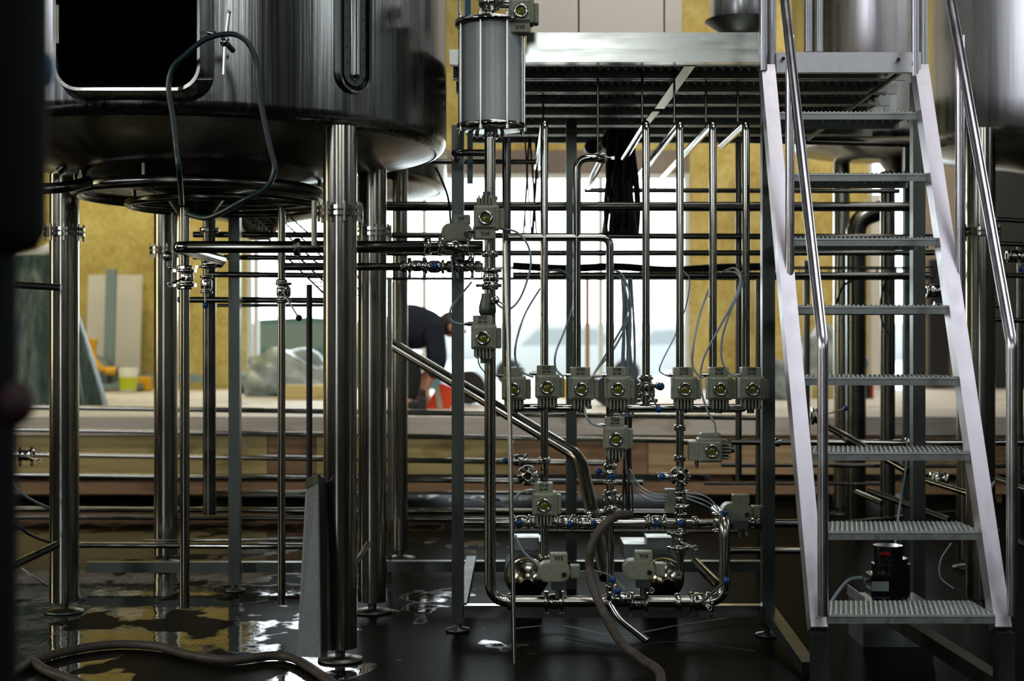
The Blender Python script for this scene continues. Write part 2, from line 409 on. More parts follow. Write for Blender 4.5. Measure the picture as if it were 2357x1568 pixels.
MB().cyl((x+.06,D1-.03,DT+.2),(x+.17,D1-.03,DT+.2),.045).build('handle', 'yellow_plastic', o)
MB().cyl((x+.17,D1-.03,DT+.2),(x+.20,D1-.03,DT+.2),.045).build('knob', 'black_metal', o)
MB().cyl((x-.06,D1-.02,DT+.22),(x-.06,D1+.02,DT+.22),.14,n=28).build('blade_guard', 'aluminium_dull', o)
MB().box((x+.02,D1,DT+.11),(.12,.12,.12)).build('pivot', 'frame_steel', o)
b_ = U(295, 899, D1-.35); D1b = D1-.35
o = thing('bucket', (b_.x, D1b, DT), 'white plastic bucket with a lime green band beside the mitre saw', 'bucket')
MB().lathe((b_.x, D1b, DT), [(.0,0),(.075,0),(.095,.24),(.09,.24),(.07,.01)], 28).build('body', 'white_plastic', o)
MB().lathe((b_.x, D1b, DT), [(.079,.03),(.089,.15)], 28).build('label_band', 'lime', o)
b_ = U(331, 899, D1)
tag(MB().box((b_.x, D1, DT+.075), (.16,.14,.14), bev=.02).build('tool_case', 'yellow_plastic'), 'small yellow tool case on the slab right of the bucket', 'case')
b_ = U(103, 899, D1)
tag(MB().box((b_.x, D1-.1, DT+.075), (.10,.14,.14), bev=.02).build('tool_case', 'yellow_plastic'), 'small yellow tool case at the foot of the green tarpaulin', 'case')
tag(MB().box((U(300,0,14.4).x, 14.5, DT+.12), (1.5,.06,.08)).box((U(230,0,14.4).x,14.5,DT+.04),(.05,.06,.08)).box((U(360,0,14.4).x,14.5,DT+.04),(.05,.06,.08)).build('saw_bench_rail', 'aluminium_dull'), 'long grey extension rail behind the mitre saw', 'rail')
# tarpaulin draped cone
tp = U(92, 585, 11.0); mb = MB(); N = 40; rings = []
for (hz, rr) in ((1., .05), (.98, .16), (.8, .24), (.55, .33), (.25, .42), (0, .48)):
    ring = []
    for i in range(N):
        a = 2*PI*i/N; k = 1+.13*math.sin(9*a)*(1-hz)+.05*math.sin(5*a+1)
        ring.append(V((tp.x-.05+rr*k*math.cos(a), 11.0+rr*k*math.sin(a)*.8, DT+.005+(tp.z-DT)*hz)))
    rings += ring
mb.add(rings, [(j*N+i, j*N+(i+1)%N, (j+1)*N+(i+1)%N, (j+1)*N+i) for j in range(5) for i in range(N)], True)
mb.add(rings[:N], [list(range(N))], False)
tag(mb.build('tarpaulin', 'tarp'), 'green tarpaulin draped over tall gear at the far left', 'tarpaulin')
tag(MB().tube(spline([U(0,572,11.0), U(40,592,11.0), U(92,582,11.0), U(130,572,11.0), U(150,600,11.0)]), .05).build('white_sheet', 'white_rag'), 'crumpled white sheet lying over the top of the tarpaulin', 'sheet')
# wrapped goods
def lump(name, label, c, rx, ry, rz, mat):
    bm = bmesh.new(); bmesh.ops.create_icosphere(bm, subdivisions=4, radius=1)
    for v in bm.verts:
        k = 1+.13*math.sin(5*v.co.x+3*v.co.z)*math.cos(4*v.co.y+2)+.07*math.sin(11*v.co.z+6*v.co.x)
        v.co = V((v.co.x*rx*k, v.co.y*ry*k, max(v.co.z*k, -.55)*rz))
    bm.verts.index_update(); mb = MB().add([v.co+V(c) for v in bm.verts], [[v.index for v in f.verts] for f in bm.faces], True); bm.free()
    zmin = min(v.z for v in mb.v)
    for v in mb.v: v.z += DT+.002-zmin
    return tag(mb.build(name, mat), label, 'bundle')
lump('wrapped_bundle', 'pile of clear plastic film on the slab left of the big front tank leg', (U(665,0,13).x, 13, .8), .42, .3, .28, 'clear_wrap')
lump('wrapped_bundle', 'low dark plastic heap at the bottom left of the window', (U(590,0,13.6).x, 13.6, .7), .22, .2, .10, 'tarp')
lump('wrapped_bundle', 'tall heap of clear plastic film seen through the stair treads', (U(1912,0,13).x, 13, .8), .32, .3, .42, 'clear_wrap')
lump('wrapped_bundle', 'white plastic bundle seen just left of the stair stringer', (U(1795,0,12.2).x, 12.2, .8), .2, .2, .22, 'clear_wrap')
tag(MB().box((U(725,0,12.3).x, 12.3, DT+.06), (.5,.3,.12)).build('wooden_box', 'timber_yellow'), 'flat wooden box beside the plastic film on the slab', 'box')
tag(MB().box((U(1352,0,12.5).x, 12.5, DT+.55), (.035,.05,1.10)).build('wooden_post', 'wood_stick'), 'thin upright orange-brown wooden batten in front of the window', 'batten')
tag(MB().box((U(1372,0,12.8).x, 12.8, DT+.10), (.42,.2,.20)).build('wooden_box', 'wood_stick'), 'brown wooden box at the foot of the upright batten', 'box')
tag(MB().box((U(1295,0,12.6).x, 12.6, DT+.085), (.07,.1,.17)).build('spirit_level', 'yellow_plastic'), 'yellow tool standing on the slab between the two leftmost lit valves', 'tool')
tag(MB().cyl((U(1400,0,11).x, 10.9, DT+.12), (U(1400,0,11).x+.0, 11.15, DT+.12), .12, n=28).cyl((U(1400,0,11).x, 10.88, DT+.12), (U(1400,0,11).x, 10.9, DT+.12), .05).build('cable_reel', 'black_rubber'), 'black cable reel lying on the slab behind the manifold', 'reel')
tag(MB().cyl((U(1455,0,11).x, 11.1, DT+.11), (U(1455,0,11).x+.0, 11.3, DT+.11), .11, n=28).cyl((U(1455,0,11).x, 11.08, DT+.11), (U(1455,0,11).x, 11.1, DT+.11), .045).build('cable_reel', 'black_rubber'), 'second black cable reel right of the first, behind the manifold', 'reel')
tag(MB().cyl((U(1078,0,11).x, 11.0, DT+.14), (U(1078,0,11).x+.02, 11.2, DT+.14), .13, n=28).build('cable_reel', 'black_rubber'), 'dark round reel on the slab right of the orange bag', 'reel')
for (px, w, h, m_, l_) in ((1925,.45,.12,'timber_yellow','pale wooden crate under the clear film heap'), (1975,.2,.16,'black_rubber','dark case beside the crate, behind the stair'), (2000,.05,.16,'red_plastic','small red canister at the foot of the white column'), (1195,.10,.26,'aluminium_dull','grey-green canister behind the leftmost valve')):
    tag(MB().box((U(px,0,12.4).x, 12.4 if px != 1195 else 12.9, DT+h/2), (w,.14,h), bev=.01).build('case' if px == 1975 else 'canister' if px in (2000, 1195) else 'crate', m_), l_, 'case' if px == 1975 else 'canister' if px in (2000,1195) else 'crate')
x = U(2016, 0, 14.6).x
tag(MB().box((x, 14.6, DT+1.0), (.12,.12,2.0)).build('column', 'pale_column'), 'white square column standing behind the stair', 'column')
x = U(1716, 0, 14.8).x
tag(MB().box((x, 14.85, DT+1.15), (.09,.08,2.3)).build('wall_batten', 'pale_column'), 'pale vertical batten on the chipboard wall between the rightmost pipes', 'batten')
x = U(2165, 0, 14.8).x
tag(MB().box((x, 14.86, DT+.7), (.20,.06,1.3)).build('dark_opening_box', 'black_metal'), 'tall black box put in for the dark opening in the beige wall right of the stair', 'cabinet')  # black box added where the wall has only a dark opening
# orange bag
c = U(1012, 908, 10.6); mb = MB()
o = thing('orange_bag', (c.x, 10.6, DT), 'orange high-visibility bag with a grey stripe beside the bending person', 'bag')
mb.prism([V((c.x-.13,10.5,DT+.0)), V((c.x-.05,10.5,DT+.10)), V((c.x+.01,10.5,DT+.19)), V((c.x+.09,10.5,DT+.16)), V((c.x+.12,10.5,DT+.06)), V((c.x+.08,10.5,DT+.0))], (0,.16,0)).build('body', 'orange_cloth', o)
MB().prism([V((c.x-.01,10.495,DT+.005)), V((c.x-.035,10.495,DT+.15)), V((c.x-.00,10.495,DT+.17)), V((c.x+.03,10.495,DT+.005))], (0,-.004,0)).build('stripe', 'reflective_tape', o)
# ------------------------------------------------------------------ tanks
def leg(parent, X, D, ztop, zfl=1.515, r=.057, mat='leg_steel', flange=True):
    p = V((X, D, 0))
    lg = MB().cyl((X,D,.045), (X,D,ztop), r, n=40).build('leg', mat, parent)
    if flange:
        mb = MB()
        for z in (zfl-.016, zfl+.004): mb.lathe((X,D,z), [(r,0),(r+.021,0),(r+.021,.013),(r,.013)], 40, sm=False)
        for i in range(8):
            a = 2*PI*(i+.4)/8; x = X+math.cos(a)*(r+.016); y = D+math.sin(a)*(r+.016)
            mb.cyl((x,y,zfl-.036), (x,y,zfl+.030), .006, n=6)
        mb.build('flange', 'polished', lg)
    MB().cyl((X,D,.006),(X,D,.05), .017, n=16).lathe((X,D,0), [(0,.0),(.075,.0),(.075,.008),(.03,.018),(0,.018)], 32).build('foot', 'frame_steel', lg)
    return lg
def tank(label, C, R, z0, zt, mat='tank_steel', slope=.2):
    o = thing('brewing_tank', (C[0], C[1], z0), label, 'tank')
    k = .05
    prof = [(R, zt)] + [(R, z0+k)] + [(R-k+k*math.cos(a), z0+k-k*math.sin(a)) for a in [PI/2*i/6 for i in range(1, 6)]]
    sh = MB().lathe((C[0],C[1],0), prof, 128).build('shell', mat, o)
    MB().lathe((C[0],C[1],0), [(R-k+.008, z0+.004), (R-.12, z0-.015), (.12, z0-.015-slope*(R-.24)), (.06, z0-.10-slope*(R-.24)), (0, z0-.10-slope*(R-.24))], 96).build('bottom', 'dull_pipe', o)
    return o
T1 = (-1.213, 5.45); TR = .96; TZ = 1.796
tk = tank('large stainless tank at upper left with a manway painted dark inside and an oblong sight glass', T1, TR, TZ, 3.2)
leg(tk, U(783,0,4.8).x, 4.8, 1.80); leg(tk, U(148,0,5.65).x, 5.65, 1.74, 1.51); leg(tk, U(857,0,5.65).x, 5.65, 1.76, 1.51)
rg = MB().torus((T1[0]+.02, T1[1], 1.642), (0,0,1), .458, .023, 72).build('ring_pipe', 'dull_pipe', tk)
MB().torus((T1[0]+.10, T1[1]+.05, 1.60), (0,0,1), .36, .014, 64).build('ring_pipe', 'dull_pipe', tk)
for a in range(6):
    x = T1[0]+.02+.458*math.cos(a*PI/3+.3); y = T1[1]+.458*math.sin(a*PI/3+.3)
    MB().cyl((x,y,1.65),(x,y,1.73),.008,n=8).build('bracket', 'dull_pipe', rg)
# manway collar
def rrect(cx, cz, w, h, r, y, k=8):
    P = []
    for sx, sz, a0 in ((1,1,0),(-1,1,90),(-1,-1,180),(1,-1,270)):
        for j in range(k+1):
            a = math.radians(a0+90*j/k); P.append(V((cx+sx*(w/2-r)+r*math.cos(a), y, cz+sz*(h/2-r)+r*math.sin(a))))
    return P
def ring_between(mb, A, B, sm=True):
    n = len(A); return mb.add(A+B, [(i,(i+1)%n,n+(i+1)%n,n+i) for i in range(n)], sm)
Dm = 4.40
a0 = U(124, 206, Dm); a1 = U(458, -260, Dm)
cx, cz, w_, h_ = (a0.x+a1.x)/2, (a0.z+a1.z)/2, a1.x-a0.x, a1.z-a0.z
mb = MB()
A = rrect(cx, cz, w_+.006, h_+.006, .075, Dm); B = rrect(cx, cz, w_-.012, h_-.012, .070, Dm); C_ = rrect(cx, cz, w_-.012, h_-.012, .070, Dm+.05)
ring_between(mb, A, B, False); ring_between(mb, B, C_, False)
E1 = rrect(cx, cz, w_+.006, h_+.006, .075, Dm+.012); ring_between(mb, A, E1, False)
mw = mb.build('manway_rim', 'polished', tk)
E2 = rrect(cx, cz, w_+.015, h_+.02, .08, Dm+.04); E3 = rrect(cx, cz, w_+.06, h_+.07, .10, Dm+.20)
mb = MB(); ring_between(mb, E1, E2); ring_between(mb, E2, E3); mb.build('manway_neck', 'tank_steel', tk)
MB().add(C_, [list(range(len(C_)))], False).build('manway_dark_sheet', 'painted_dark_inside', mw)  # flat black sheet; its colour paints the darkness inside the tank
# wing clamp and pins beside the manway
p = U(518, 97, 4.36); q = U(527, 28, 4.36); s_ = U(515, 172, 4.36)
cl = MB().ball(p, .016).cyl(p-V((0,.0,0)), p+V((0,.12,0)), .009).build('clamp_knob', 'polished', tk)
MB().tube([q, U(522,70,4.36), p], .0055).tube([p, s_], .0055).ball(q, .007).build('clamp_lever', 'polished', cl)
MB().cyl(U(460,74,4.38), U(496,74,4.38), .004).cyl(U(478,74,4.38), U(496,78,4.38), .007).build('hinge_pin', 'polished', tk)
MB().cyl(U(455,183,4.38), U(490,183,4.38), .006).build('hinge_pin', 'polished', tk)
MB().bar(U(132,12,4.42), U(132,100,4.42), .012, .012, (0,1,0)).build('hinge_bar', 'polished', tk)
# oblong sight glass
nv = V((.706,-.708,0)); tv = V((.708,.706,0)); sc0 = V((T1[0],T1[1],0))+nv*TR
def stadium(w, zb_, zt_, off):
    P = []; r = w/2
    for j in range(13): a = PI+PI*j/12; P.append(sc0+nv*off+tv*(r*math.cos(a))+V((0,0,zb_+r+r*math.sin(a))))
    for j in range(13): a = PI*j/12; P.append(sc0+nv*off+tv*(r*math.cos(a))+V((0,0,zt_-r+r*math.sin(a))))
    return P
zs = 1.905; sg = MB(); A = stadium(.142, zs, 2.9, -.004); B = stadium(.136, zs+.003, 2.897, .018); C_ = stadium(.120, zs+.011, 2.889, .018); D_ = stadium(.112, zs+.015, 2.885, -.002)
ring_between(sg, A, B); ring_between(sg, B, C_); ring_between(sg, C_, D_); sgo = sg.build('sight_glass_frame', 'tank_steel', tk)
MB().prism(stadium(.112, zs+.015, 2.885, .0), nv*.003).build('sight_glass_recess', 'black_gloss', sgo)
mb = MB().prism(stadium(.088, zs+.027, 2.87, .002), nv*.010); pl = mb.build('sight_glass_plate', 'frame_steel', sgo)
mb = MB()
for i in range(14):
    for s2 in (-1, 1): c = sc0+nv*.012+tv*(.034*s2)+V((0,0,zs+.055+i*.05)); mb.cyl(c, c+nv*.004, .0028, n=8)
c = sc0+nv*.012+V((0,0,zs+.037)); mb.cyl(c, c+nv*.004, .0028, n=8)
mb.build('screws', 'polished', sgo)['kind'] = 'stuff'
c = sc0+nv*.010; mb = MB().cyl(c+V((0,0,zs+.065)), c+V((0,0,2.83)), .021, n=24).ball(c+V((0,0,zs+.065)), .021); mb.build('sight_tube', 'tank_steel', sgo)
# hoses looping over the clamp
hz = 4.33
tag(MB().tube(spline([U(430,492,4.5), U(470,502,4.45), U(505,492,4.4), U(560,462,hz), U(612,432,hz), U(632,390,hz), U(622,340,hz), U(607,270,hz), U(595,200,hz), U(592,150,hz), U(575,105,hz), U(548,82,hz), U(515,79,hz), U(470,92,hz), U(425,128,hz), U(398,155,hz), U(388,200,hz), U(397,262,hz), U(405,330,hz), U(413,400,hz), U(418,470,4.6)]), .0085, 12).build('cleaning_hose', 'hose_teal'), 'thin dark teal hose looped over the manway clamp of the large tank', 'hose')
# stub pipes beneath tank 1
pipe('short stub pipe dropping from the tank bottom behind the ring pipe', [(545,310,5.6),(545,440,5.6)], 22, 'leg_steel')
pipe('horizontal pipe curving in from the left edge at the tank\'s ring pipe', [(60,436,4.95),(150,432,4.95),(205,418,5.05)], 26, 'dull_pipe')
pipe('short pipe elbow under the tank\'s left end', [(135,395,5.2),(160,372,5.2),(188,372,5.2),(188,430,5.2)], 20, 'dull_pipe', bend=.03)
# tank behind
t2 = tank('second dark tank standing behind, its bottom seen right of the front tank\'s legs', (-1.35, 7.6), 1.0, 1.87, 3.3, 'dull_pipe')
leg(t2, U(382,0,6.89).x, 6.89, 1.90, 1.515); leg(t2, U(921,0,7.03).x, 7.03, 1.95, 1.515, .038, flange=False)
# right tank
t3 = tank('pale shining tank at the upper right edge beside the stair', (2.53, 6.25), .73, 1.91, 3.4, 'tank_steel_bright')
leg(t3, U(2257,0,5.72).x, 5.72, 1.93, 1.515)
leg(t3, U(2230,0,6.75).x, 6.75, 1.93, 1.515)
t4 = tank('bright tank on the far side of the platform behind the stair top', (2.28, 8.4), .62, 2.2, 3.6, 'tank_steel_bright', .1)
leg(t4, 2.05, 8.85, 2.21, 1.5, .05, flange=False); leg(t4, 2.70, 8.1, 2.21, 1.5, .05, flange=False)
# small vessel on the platform
c = U(1700, 70, 6.6)
o = thing('small_vessel', (c.x, c.y, 2.12), 'small bright cylindrical vessel with a dark conical foot on the platform', 'vessel')
MB().lathe((c.x,c.y,0), [(0,2.9),(.13,2.9),(.13,c.z+.045),(.125,c.z+.035)], 48).build('shell', 'tank_steel_bright', o)
MB().lathe((c.x,c.y,0), [(.155,c.z+.045),(.155,c.z+.04),(.09,c.z-.01),(.08,c.z-.03),(0,c.z-.03)], 48).build('cone', 'frame_steel', o)
c = U(1395, 75, 7.0)
o = thing('panel_cabinet', (c.x, 7.2, 2.13), 'large pale grey panel cabinet standing behind the platform toe board', 'cabinet')
x0, x1 = U(1222,0,7.1).x, U(1570,0,7.1).x
for a, b2 in ((x0, U(1331,0,7.1).x), (U(1333,0,7.1).x, U(1528,0,7.1).x), (U(1530,0,7.1).x, x1)):
    MB().box(((a+b2)/2, 7.25, 2.13+.6), (b2-a-.004, .3, 1.2)).build('cabinet_door', 'pale_panel', o)

# ------------------------------------------------------------------ platform
DP = 5.2
o = thing('walkway_platform', (U(1400,0,DP).x, DP, 0), 'raised steel platform with toe board and perforated plank deck, reached by the stair', 'platform')
x0 = U(1035,0,DP).x; x1 = U(1756,0,DP).x; x2 = U(2112,0,DP).x
zt, zb_ = U(0,117,DP).z, U(0,146,DP).z
MB().box(((x0+x1)/2, DP, (zt+zb_)/2), (x1-x0, .05, zt-zb_)).build('edge_beam', 'beam_steel', o)
z1_, z2_ = U(0,75,DP-.02).z, U(0,114,DP-.02).z
xa = U(1212,0,DP).x; xc = U(1748,0,DP).x
MB().box(((xa+xc)/2, DP-.02, (z1_+z2_)/2), (xc-xa, .006, z1_-z2_)).build('toe_board', 'beam_steel', o)
z1_, z2_ = U(0,122,DP-.03).z, U(0,168,DP-.03).z; xa, xc = U(1782,0,DP).x, U(2112,0,DP).x
be = MB().box(((xa+xc)/2, DP-.03, (z1_+z2_)/2), (xc-xa, .03, z1_-z2_)).build('stair_head_beam', 'satin', o)
MB().cyl(U(1803,135,5.15), U(1803,135,5.13), .007, n=10).cyl(U(2068,137,5.15), U(2068,137,5.13), .007, n=10).build('bolts', 'polished', be)
zp = zb_+.0365
for i in range(7):
    y = DP+.18+i*.3; mb = MB(); xr = x2+i*.05
    mb.box(((x0+xr)/2, y, zp+.006), (xr-x0, .272, .003))
    mb.box(((x0+xr)/2, y-.137, zp-.012), (xr-x0, .003, .045)); mb.box(((x0+xr)/2, y+.137, zp-.012), (xr-x0, .003, .045))
    mb.box(((x0+xr)/2, y-.130, zp-.034), (xr-x0, .016, .003)); mb.box(((x0+xr)/2, y+.130, zp-.034), (xr-x0, .016, .003))
    nx = int((xr-x0)/.034)
    for k in range(nx):
        for j in range(5):
            c = V((x0+.02+k*.034+(j%2)*.017, y-.1+j*.05, zp+.004)); r_ = .0110
            vs = [c+V((r_*math.cos(a*PI/3), r_*math.sin(a*PI/3), 0)) for a in range(6)]+[c+V((r_*.55*math.cos(a*PI/3), r_*.55*math.sin(a*PI/3), -.015)) for a in range(6)]
            mb.add(vs, [(a,(a+1)%6,6+(a+1)%6,6+a) for a in range(6)], True)
    mb.build('deck_plank', 'deck_steel', o)
MB().bar(U(1588,150,5.25), U(1518,248,6.0), .04, .008, (0,0,1)).build('brace', 'beam_steel', o)
MB().bar(U(1510,255,6.05), U(1470,305,6.5), .03, .008, (0,0,1)).build('brace', 'beam_steel', o)
MB().bar(U(2075,165,5.3), U(1860,320,6.2), .012, .012).build('brace', 'beam_steel', o)
for (px, D, w) in ((1315,6.2,.046), (2112,5.3,.046), (2088,6.9,.03)):
    X = U(px,0,D).x; MB().box((X, D, (zb_-.05)/2), (w, w, zb_-.05)).build('post', 'frame_steel', o)
for (px, D, r) in ((1757,5.16,.0105),(1776,5.19,.0125),(2106,5.16,.0105),(2124,5.19,.0125)):
    X = U(px,0,D).x; MB().cyl((X,D,zt-.08 if px < 2000 else zt-.10), (X,D,3.0), r+.004, n=20).build('guard_post', 'satin', o)
MB().cyl(U(1860,120,5.9),U(1860,-300,5.9), .018, n=20).build('guard_post', 'satin', o)
MB().cyl(U(1885,120,6.1),U(1885,-300,6.1), .018, n=20).build('guard_post', 'satin', o)

# ------------------------------------------------------------------ stair
st = thing('ship_stair', (1.2, 4.3, 0), 'steep stainless ship stair with perforated treads and tube handrails', 'stair')
zB, dB, rise, run = .251, 4.3, .2364, .12
def sp(i, off=0): return V((0, dB+run*(7-i)+off, zB+rise*(7-i)))       # i=7 lowest tread
sd = V((0, run, rise)).normalized()
for X, wd in ((.930, .050), (1.487, .050)):
    a = sp(7)+V((X, .03, -.05)); b = sp(0)+V((X, .03, .12))
    s1 = MB().bar(a, b+sd*.05, wd, .062, (0,-1,0)).build('stringer', 'stair_steel', st)
    MB().box((X, dB-.0, .10), (wd, .05, .20)).build('foot_post', 'frame_steel', s1)
for i in range(8):
    c = sp(i); x0, x1 = .957, 1.461; w = x1-x0; mb = MB(); zt_ = c.z
    mb.box(((x0+x1)/2, c.y+.115, zt_-.002), (w, .23, .003))
    mb.box(((x0+x1)/2, c.y, zt_-.014), (w, .004, .026)); mb.box(((x0+x1)/2, c.y+.23, zt_-.014), (w, .004, .026))
    mb.cyl((x0, c.y+.004, zt_-.006), (x1, c.y+.004, zt_-.006), .007, n=10)
    nx = int(w/.0155)
    for k in range(nx):
        for j in range(7):
            cc = V((x0+.008+k*.0155+(j%2)*.0075, c.y+.014+j*.033, zt_-.001)); r_ = .0062; q = []
            q += [cc+V((r_*math.cos(a*PI/3), 1.5*r_*math.sin(a*PI/3), 0)) for a in range(6)]
            q += [cc+V((r_*.5*math.cos(a*PI/3), .75*r_*math.sin(a*PI/3), .0055)) for a in range(6)]
            mb.add(q, [(a,(a+1)%6,6+(a+1)%6,6+a) for a in range(6)]+[(6,7,8,9,10,11)], False)
    if i < 3:
        for k in range(int(w/.031)):
            mb.ball((x0+.015+k*.031, c.y+.02, zt_-.006-.024), .0045, 6)
    mb.build('tread', 'tread_steel', st)
for X, sx in ((.937, -1), (1.507, 1)):
    foot = V((X, 4.285, .25)); knee = V((X, 4.29, ZE-(790-CY)*4.3/F)); tp_ = knee+sd*1.35
    hr = MB().tube(fillet([foot, knee, tp_], .02, 4), .0165, 20).build('handrail', 'rail_steel', st)
    bz = sp(2.93)+V((X+.010*(1 if sx > 0 else .4), 0, .03)); k = (bz.y+.03-knee.y)/sd.y
    MB().cyl(bz+V((0,.03,-.02)), V((bz.x, bz.y+.03, (knee+sd*k).z)), .0155, n=20).build('baluster', 'rail_steel', hr)
for X, q in ((1.487, (1.30,5.0)), ):
    MB().bar((1.487, 4.35, .03), (1.29, 4.95, .14), .05, .05).build('base_strut', 'frame_steel', st)

# ------------------------------------------------------------------ skid frame
sk = thing('skid_frame', (U(1400,0,5.29).x, 5.29, 0), 'square-tube steel frame carrying the valve manifold', 'frame')
def post(px, D, ytop, w, mat='frame_steel', foot=True, zb0=.03):
    X = U(px,0,D).x; zt_ = U(0,ytop,D).z
    po = MB().box((X, D, (zt_+zb0)/2), (w, w, zt_-zb0)).build('post', mat, sk)
    if foot: MB().lathe((X,D,0), [(0,0),(.045,0),(.045,.008),(.015,.015),(.015,zb0+.01)], 24).build('foot', 'frame_steel', po)
post(1054, 5.29, 290, .045); post(1767, 5.20, 150, .046); post(541, 6.13, 350, .048)
post(897, 6.2, 640, .02, 'dull_pipe', False, .02)
def beam(px0, py0, px1, py1, D0, D1_, h, w=.045, mat='frame_steel'):
    MB().bar(U(px0,py0,D0), U(px1,py1,D1_), w, h).build('beam', mat, sk)
beam(1066, 1406, 1755, 1406, 5.29, 5.29, .045, .045, 'beam_steel'); beam(886, 1303, 1755, 1303, 6.1, 6.1, .045); beam(200, 1305, 700, 1305, 6.3, 6.3, .045)
beam(1770, 1410, 1862, 1540, 5.2, 4.55, .045); beam(1062, 1400, 1085, 1290, 5.3, 6.1, .04, .04)

# ------------------------------------------------------------------ near dark column
o = thing('pipe_column', (U(-62,0,1.6).x, 1.6, 0), 'very close out-of-focus dark column at the left edge', 'column')
X = U(-62,0,1.6).x
MB().cyl((X,1.6,0), (X,1.6,2.2), .048, n=32).build('post', 'dark_shell', o)
z_ = U(0,590,1.6).z
MB().lathe((X,1.6,0), [(.048,z_),(.070,z_+.008),(.080,z_+.03),(.085,2.2)], 40).build('jacket', 'dark_shell', o)
MB().ball(U(110,160,1.9), .010, 12, (1,1,2.4)).build('blue_switch', 'teal_part', o)
MB().ball(U(22,930,1.6), .028, 16, (1,1,1)).cyl(U(15,935,1.6), V((X,1.6,U(0,935,1.6).z)), .012).build('stop_button', 'dark_red', o)

# ------------------------------------------------------------------ valves
def vlettering(parent, text, c, size):
    cu = bpy.data.curves.new('t', 'FONT'); cu.body = text; cu.size = size; cu.align_x = 'CENTER'; cu.align_y = 'CENTER'; cu.extrude = .0003; cu.offset = .0005
    ob = bpy.data.objects.new('t', cu); COL.objects.link(ob); bpy.context.view_layer.update()
    me = bpy.data.meshes.new_from_object(ob.evaluated_get(bpy.context.evaluated_depsgraph_get()))
    bpy.data.objects.remove(ob); me.materials.clear(); me.materials.append(M['ink'])
    R = Matrix.Rotation(PI/2, 4, 'X')
    me.transform(R); o = bpy.data.objects.new('lettering', me); COL.objects.link(o); W[o] = W[parent]+V(c)
    o.parent = parent; o.location = V(c); return o
def proto_valve(up=1):
    o = thing('actuator_valve', (0,0,0), 'x', 'valve'); z = up
    b = MB().box((.0,0,0), (.088,.075,.086), bev=.006); bo = b.build('housing', 'valve_paint', o)
    mb = MB().box((-.004,-.041,0), (.070,.012,.074), bev=.005)
    for sx in (-1,1):
        for sz in (-1,1): mb.cyl((-.004+sx*.029,-.050,sz*.031), (-.004+sx*.029,-.046,sz*.031), .003, n=8)
    mb.build('cover', 'valve_paint', o)
    rg = MB().torus((-.002,-.051,-.004), (0,1,0), .0205, .0055, 32, 10).build('indicator_ring', 'polished', o)
    MB().lathe((-.002,-.050,-.004), [(.0175,.003),(.015,.0015),(.009,-.0005),(0,-.001)], 24, (0,1,0)).build('indicator_lens', 'indicator', rg)
    MB().box((-.004,-.004,z*.058), (.068,.062,.034), bev=.003).build('terminal_box', 'valve_paint', o)
    mb = MB()
    for k in range(5): mb.box((-.026+k*.012,-.012,-z*.058), (.005,.05,.034))
    mb.box((0,.012,-z*.055), (.070,.03,.030)); mb.build('cooling_fins', 'valve_paint', o)
    MB().box((.052,.006,-.004), (.018,.05,.072), bev=.005).build('side_cover', 'valve_paint', o)
    mb = MB().cyl((-.036,-.01,z*.046), (-.056,-.01,z*.046), .0075, n=12).cyl((-.056,-.01,z*.046), (-.066,-.01,z*.046), .005, n=10)
    mb.build('cable_gland', 'polished', o)
    MB().cyl((.0,.012,-z*.045), (.0,.012,-z*.092), .013, n=16).box((.03,.012,-z*.07), (.016,.016,.012)).build('yoke', 'frame_steel', o)
    return o
PV = proto_valve(); PVd = proto_valve(-1)
used = set()
def valve(px, py, D, text, label, pr=PV, rot=0, sz=.0185):
    if pr in used: o = copy_tree(pr, U(px,py,D))
    else: o = pr; o.location = U(px,py,D); used.add(pr)
    o['label'] = label; o['group'] = 'grey-green actuator valves of the manifold'; W[o] = U(px,py,D)
    if rot: o.rotation_euler = (0, rot, 0)
    if text: vlettering(o, text, (-.004, -.0365, (.066 if pr is PV else -.058)), sz)
    if text and pr is PV and not rot: vlettering(o, 'ON - OFF', (-.004, -.0365, .052), .007)
    return o
DV = 5.12
def L(t, where): return 'grey-green actuator valve %s, %s' % (t, where)
valve(1183, 893, 5.16, '', 'unlettered, shaded actuator valve at the left end of the long valve row')
valve(1260, 889, DV, 'V23', L('marked V23', 'second in the long row'))
valve(1338, 893, DV, 'V24', L('marked V24', 'third in the long row'))
valve(1421, 893, DV, 'V30', L('marked V30', 'on the elbowed pipe in the middle of the row'))
valve(1574, 893, DV, 'V25', L('marked V25', 'right of the hand valve in the row'))
valve(1655, 893, DV, 'V27', L('marked V27', 'second from the right end of the row'))
valve(1729, 893, DV, 'V28', L('marked V28', 'at the right end of the row beside the frame post'))
valve(1417, 1007, DV, 'V26', L('marked V26', 'directly below V30'))
valve(1253, 1158, DV, 'V14', L('marked V14', 'on the pipe below V23'))
valve(1114, 776, 4.96, 'V13', L('marked V13', 'on the thick upright pipe under the filter'))
valve(1120, 502, 4.94, 'V10', L('marked V10', 'upside down just under the frosted filter cylinder'), PVd)
valve(1632, 1035, DV, '', 'grey-green actuator valve lying on its side with fins to the left', PV, -PI/2)
valve(1200, 30, 5.0, '', 'partly cut-off actuator valve on top of the filter cylinder', PVd)
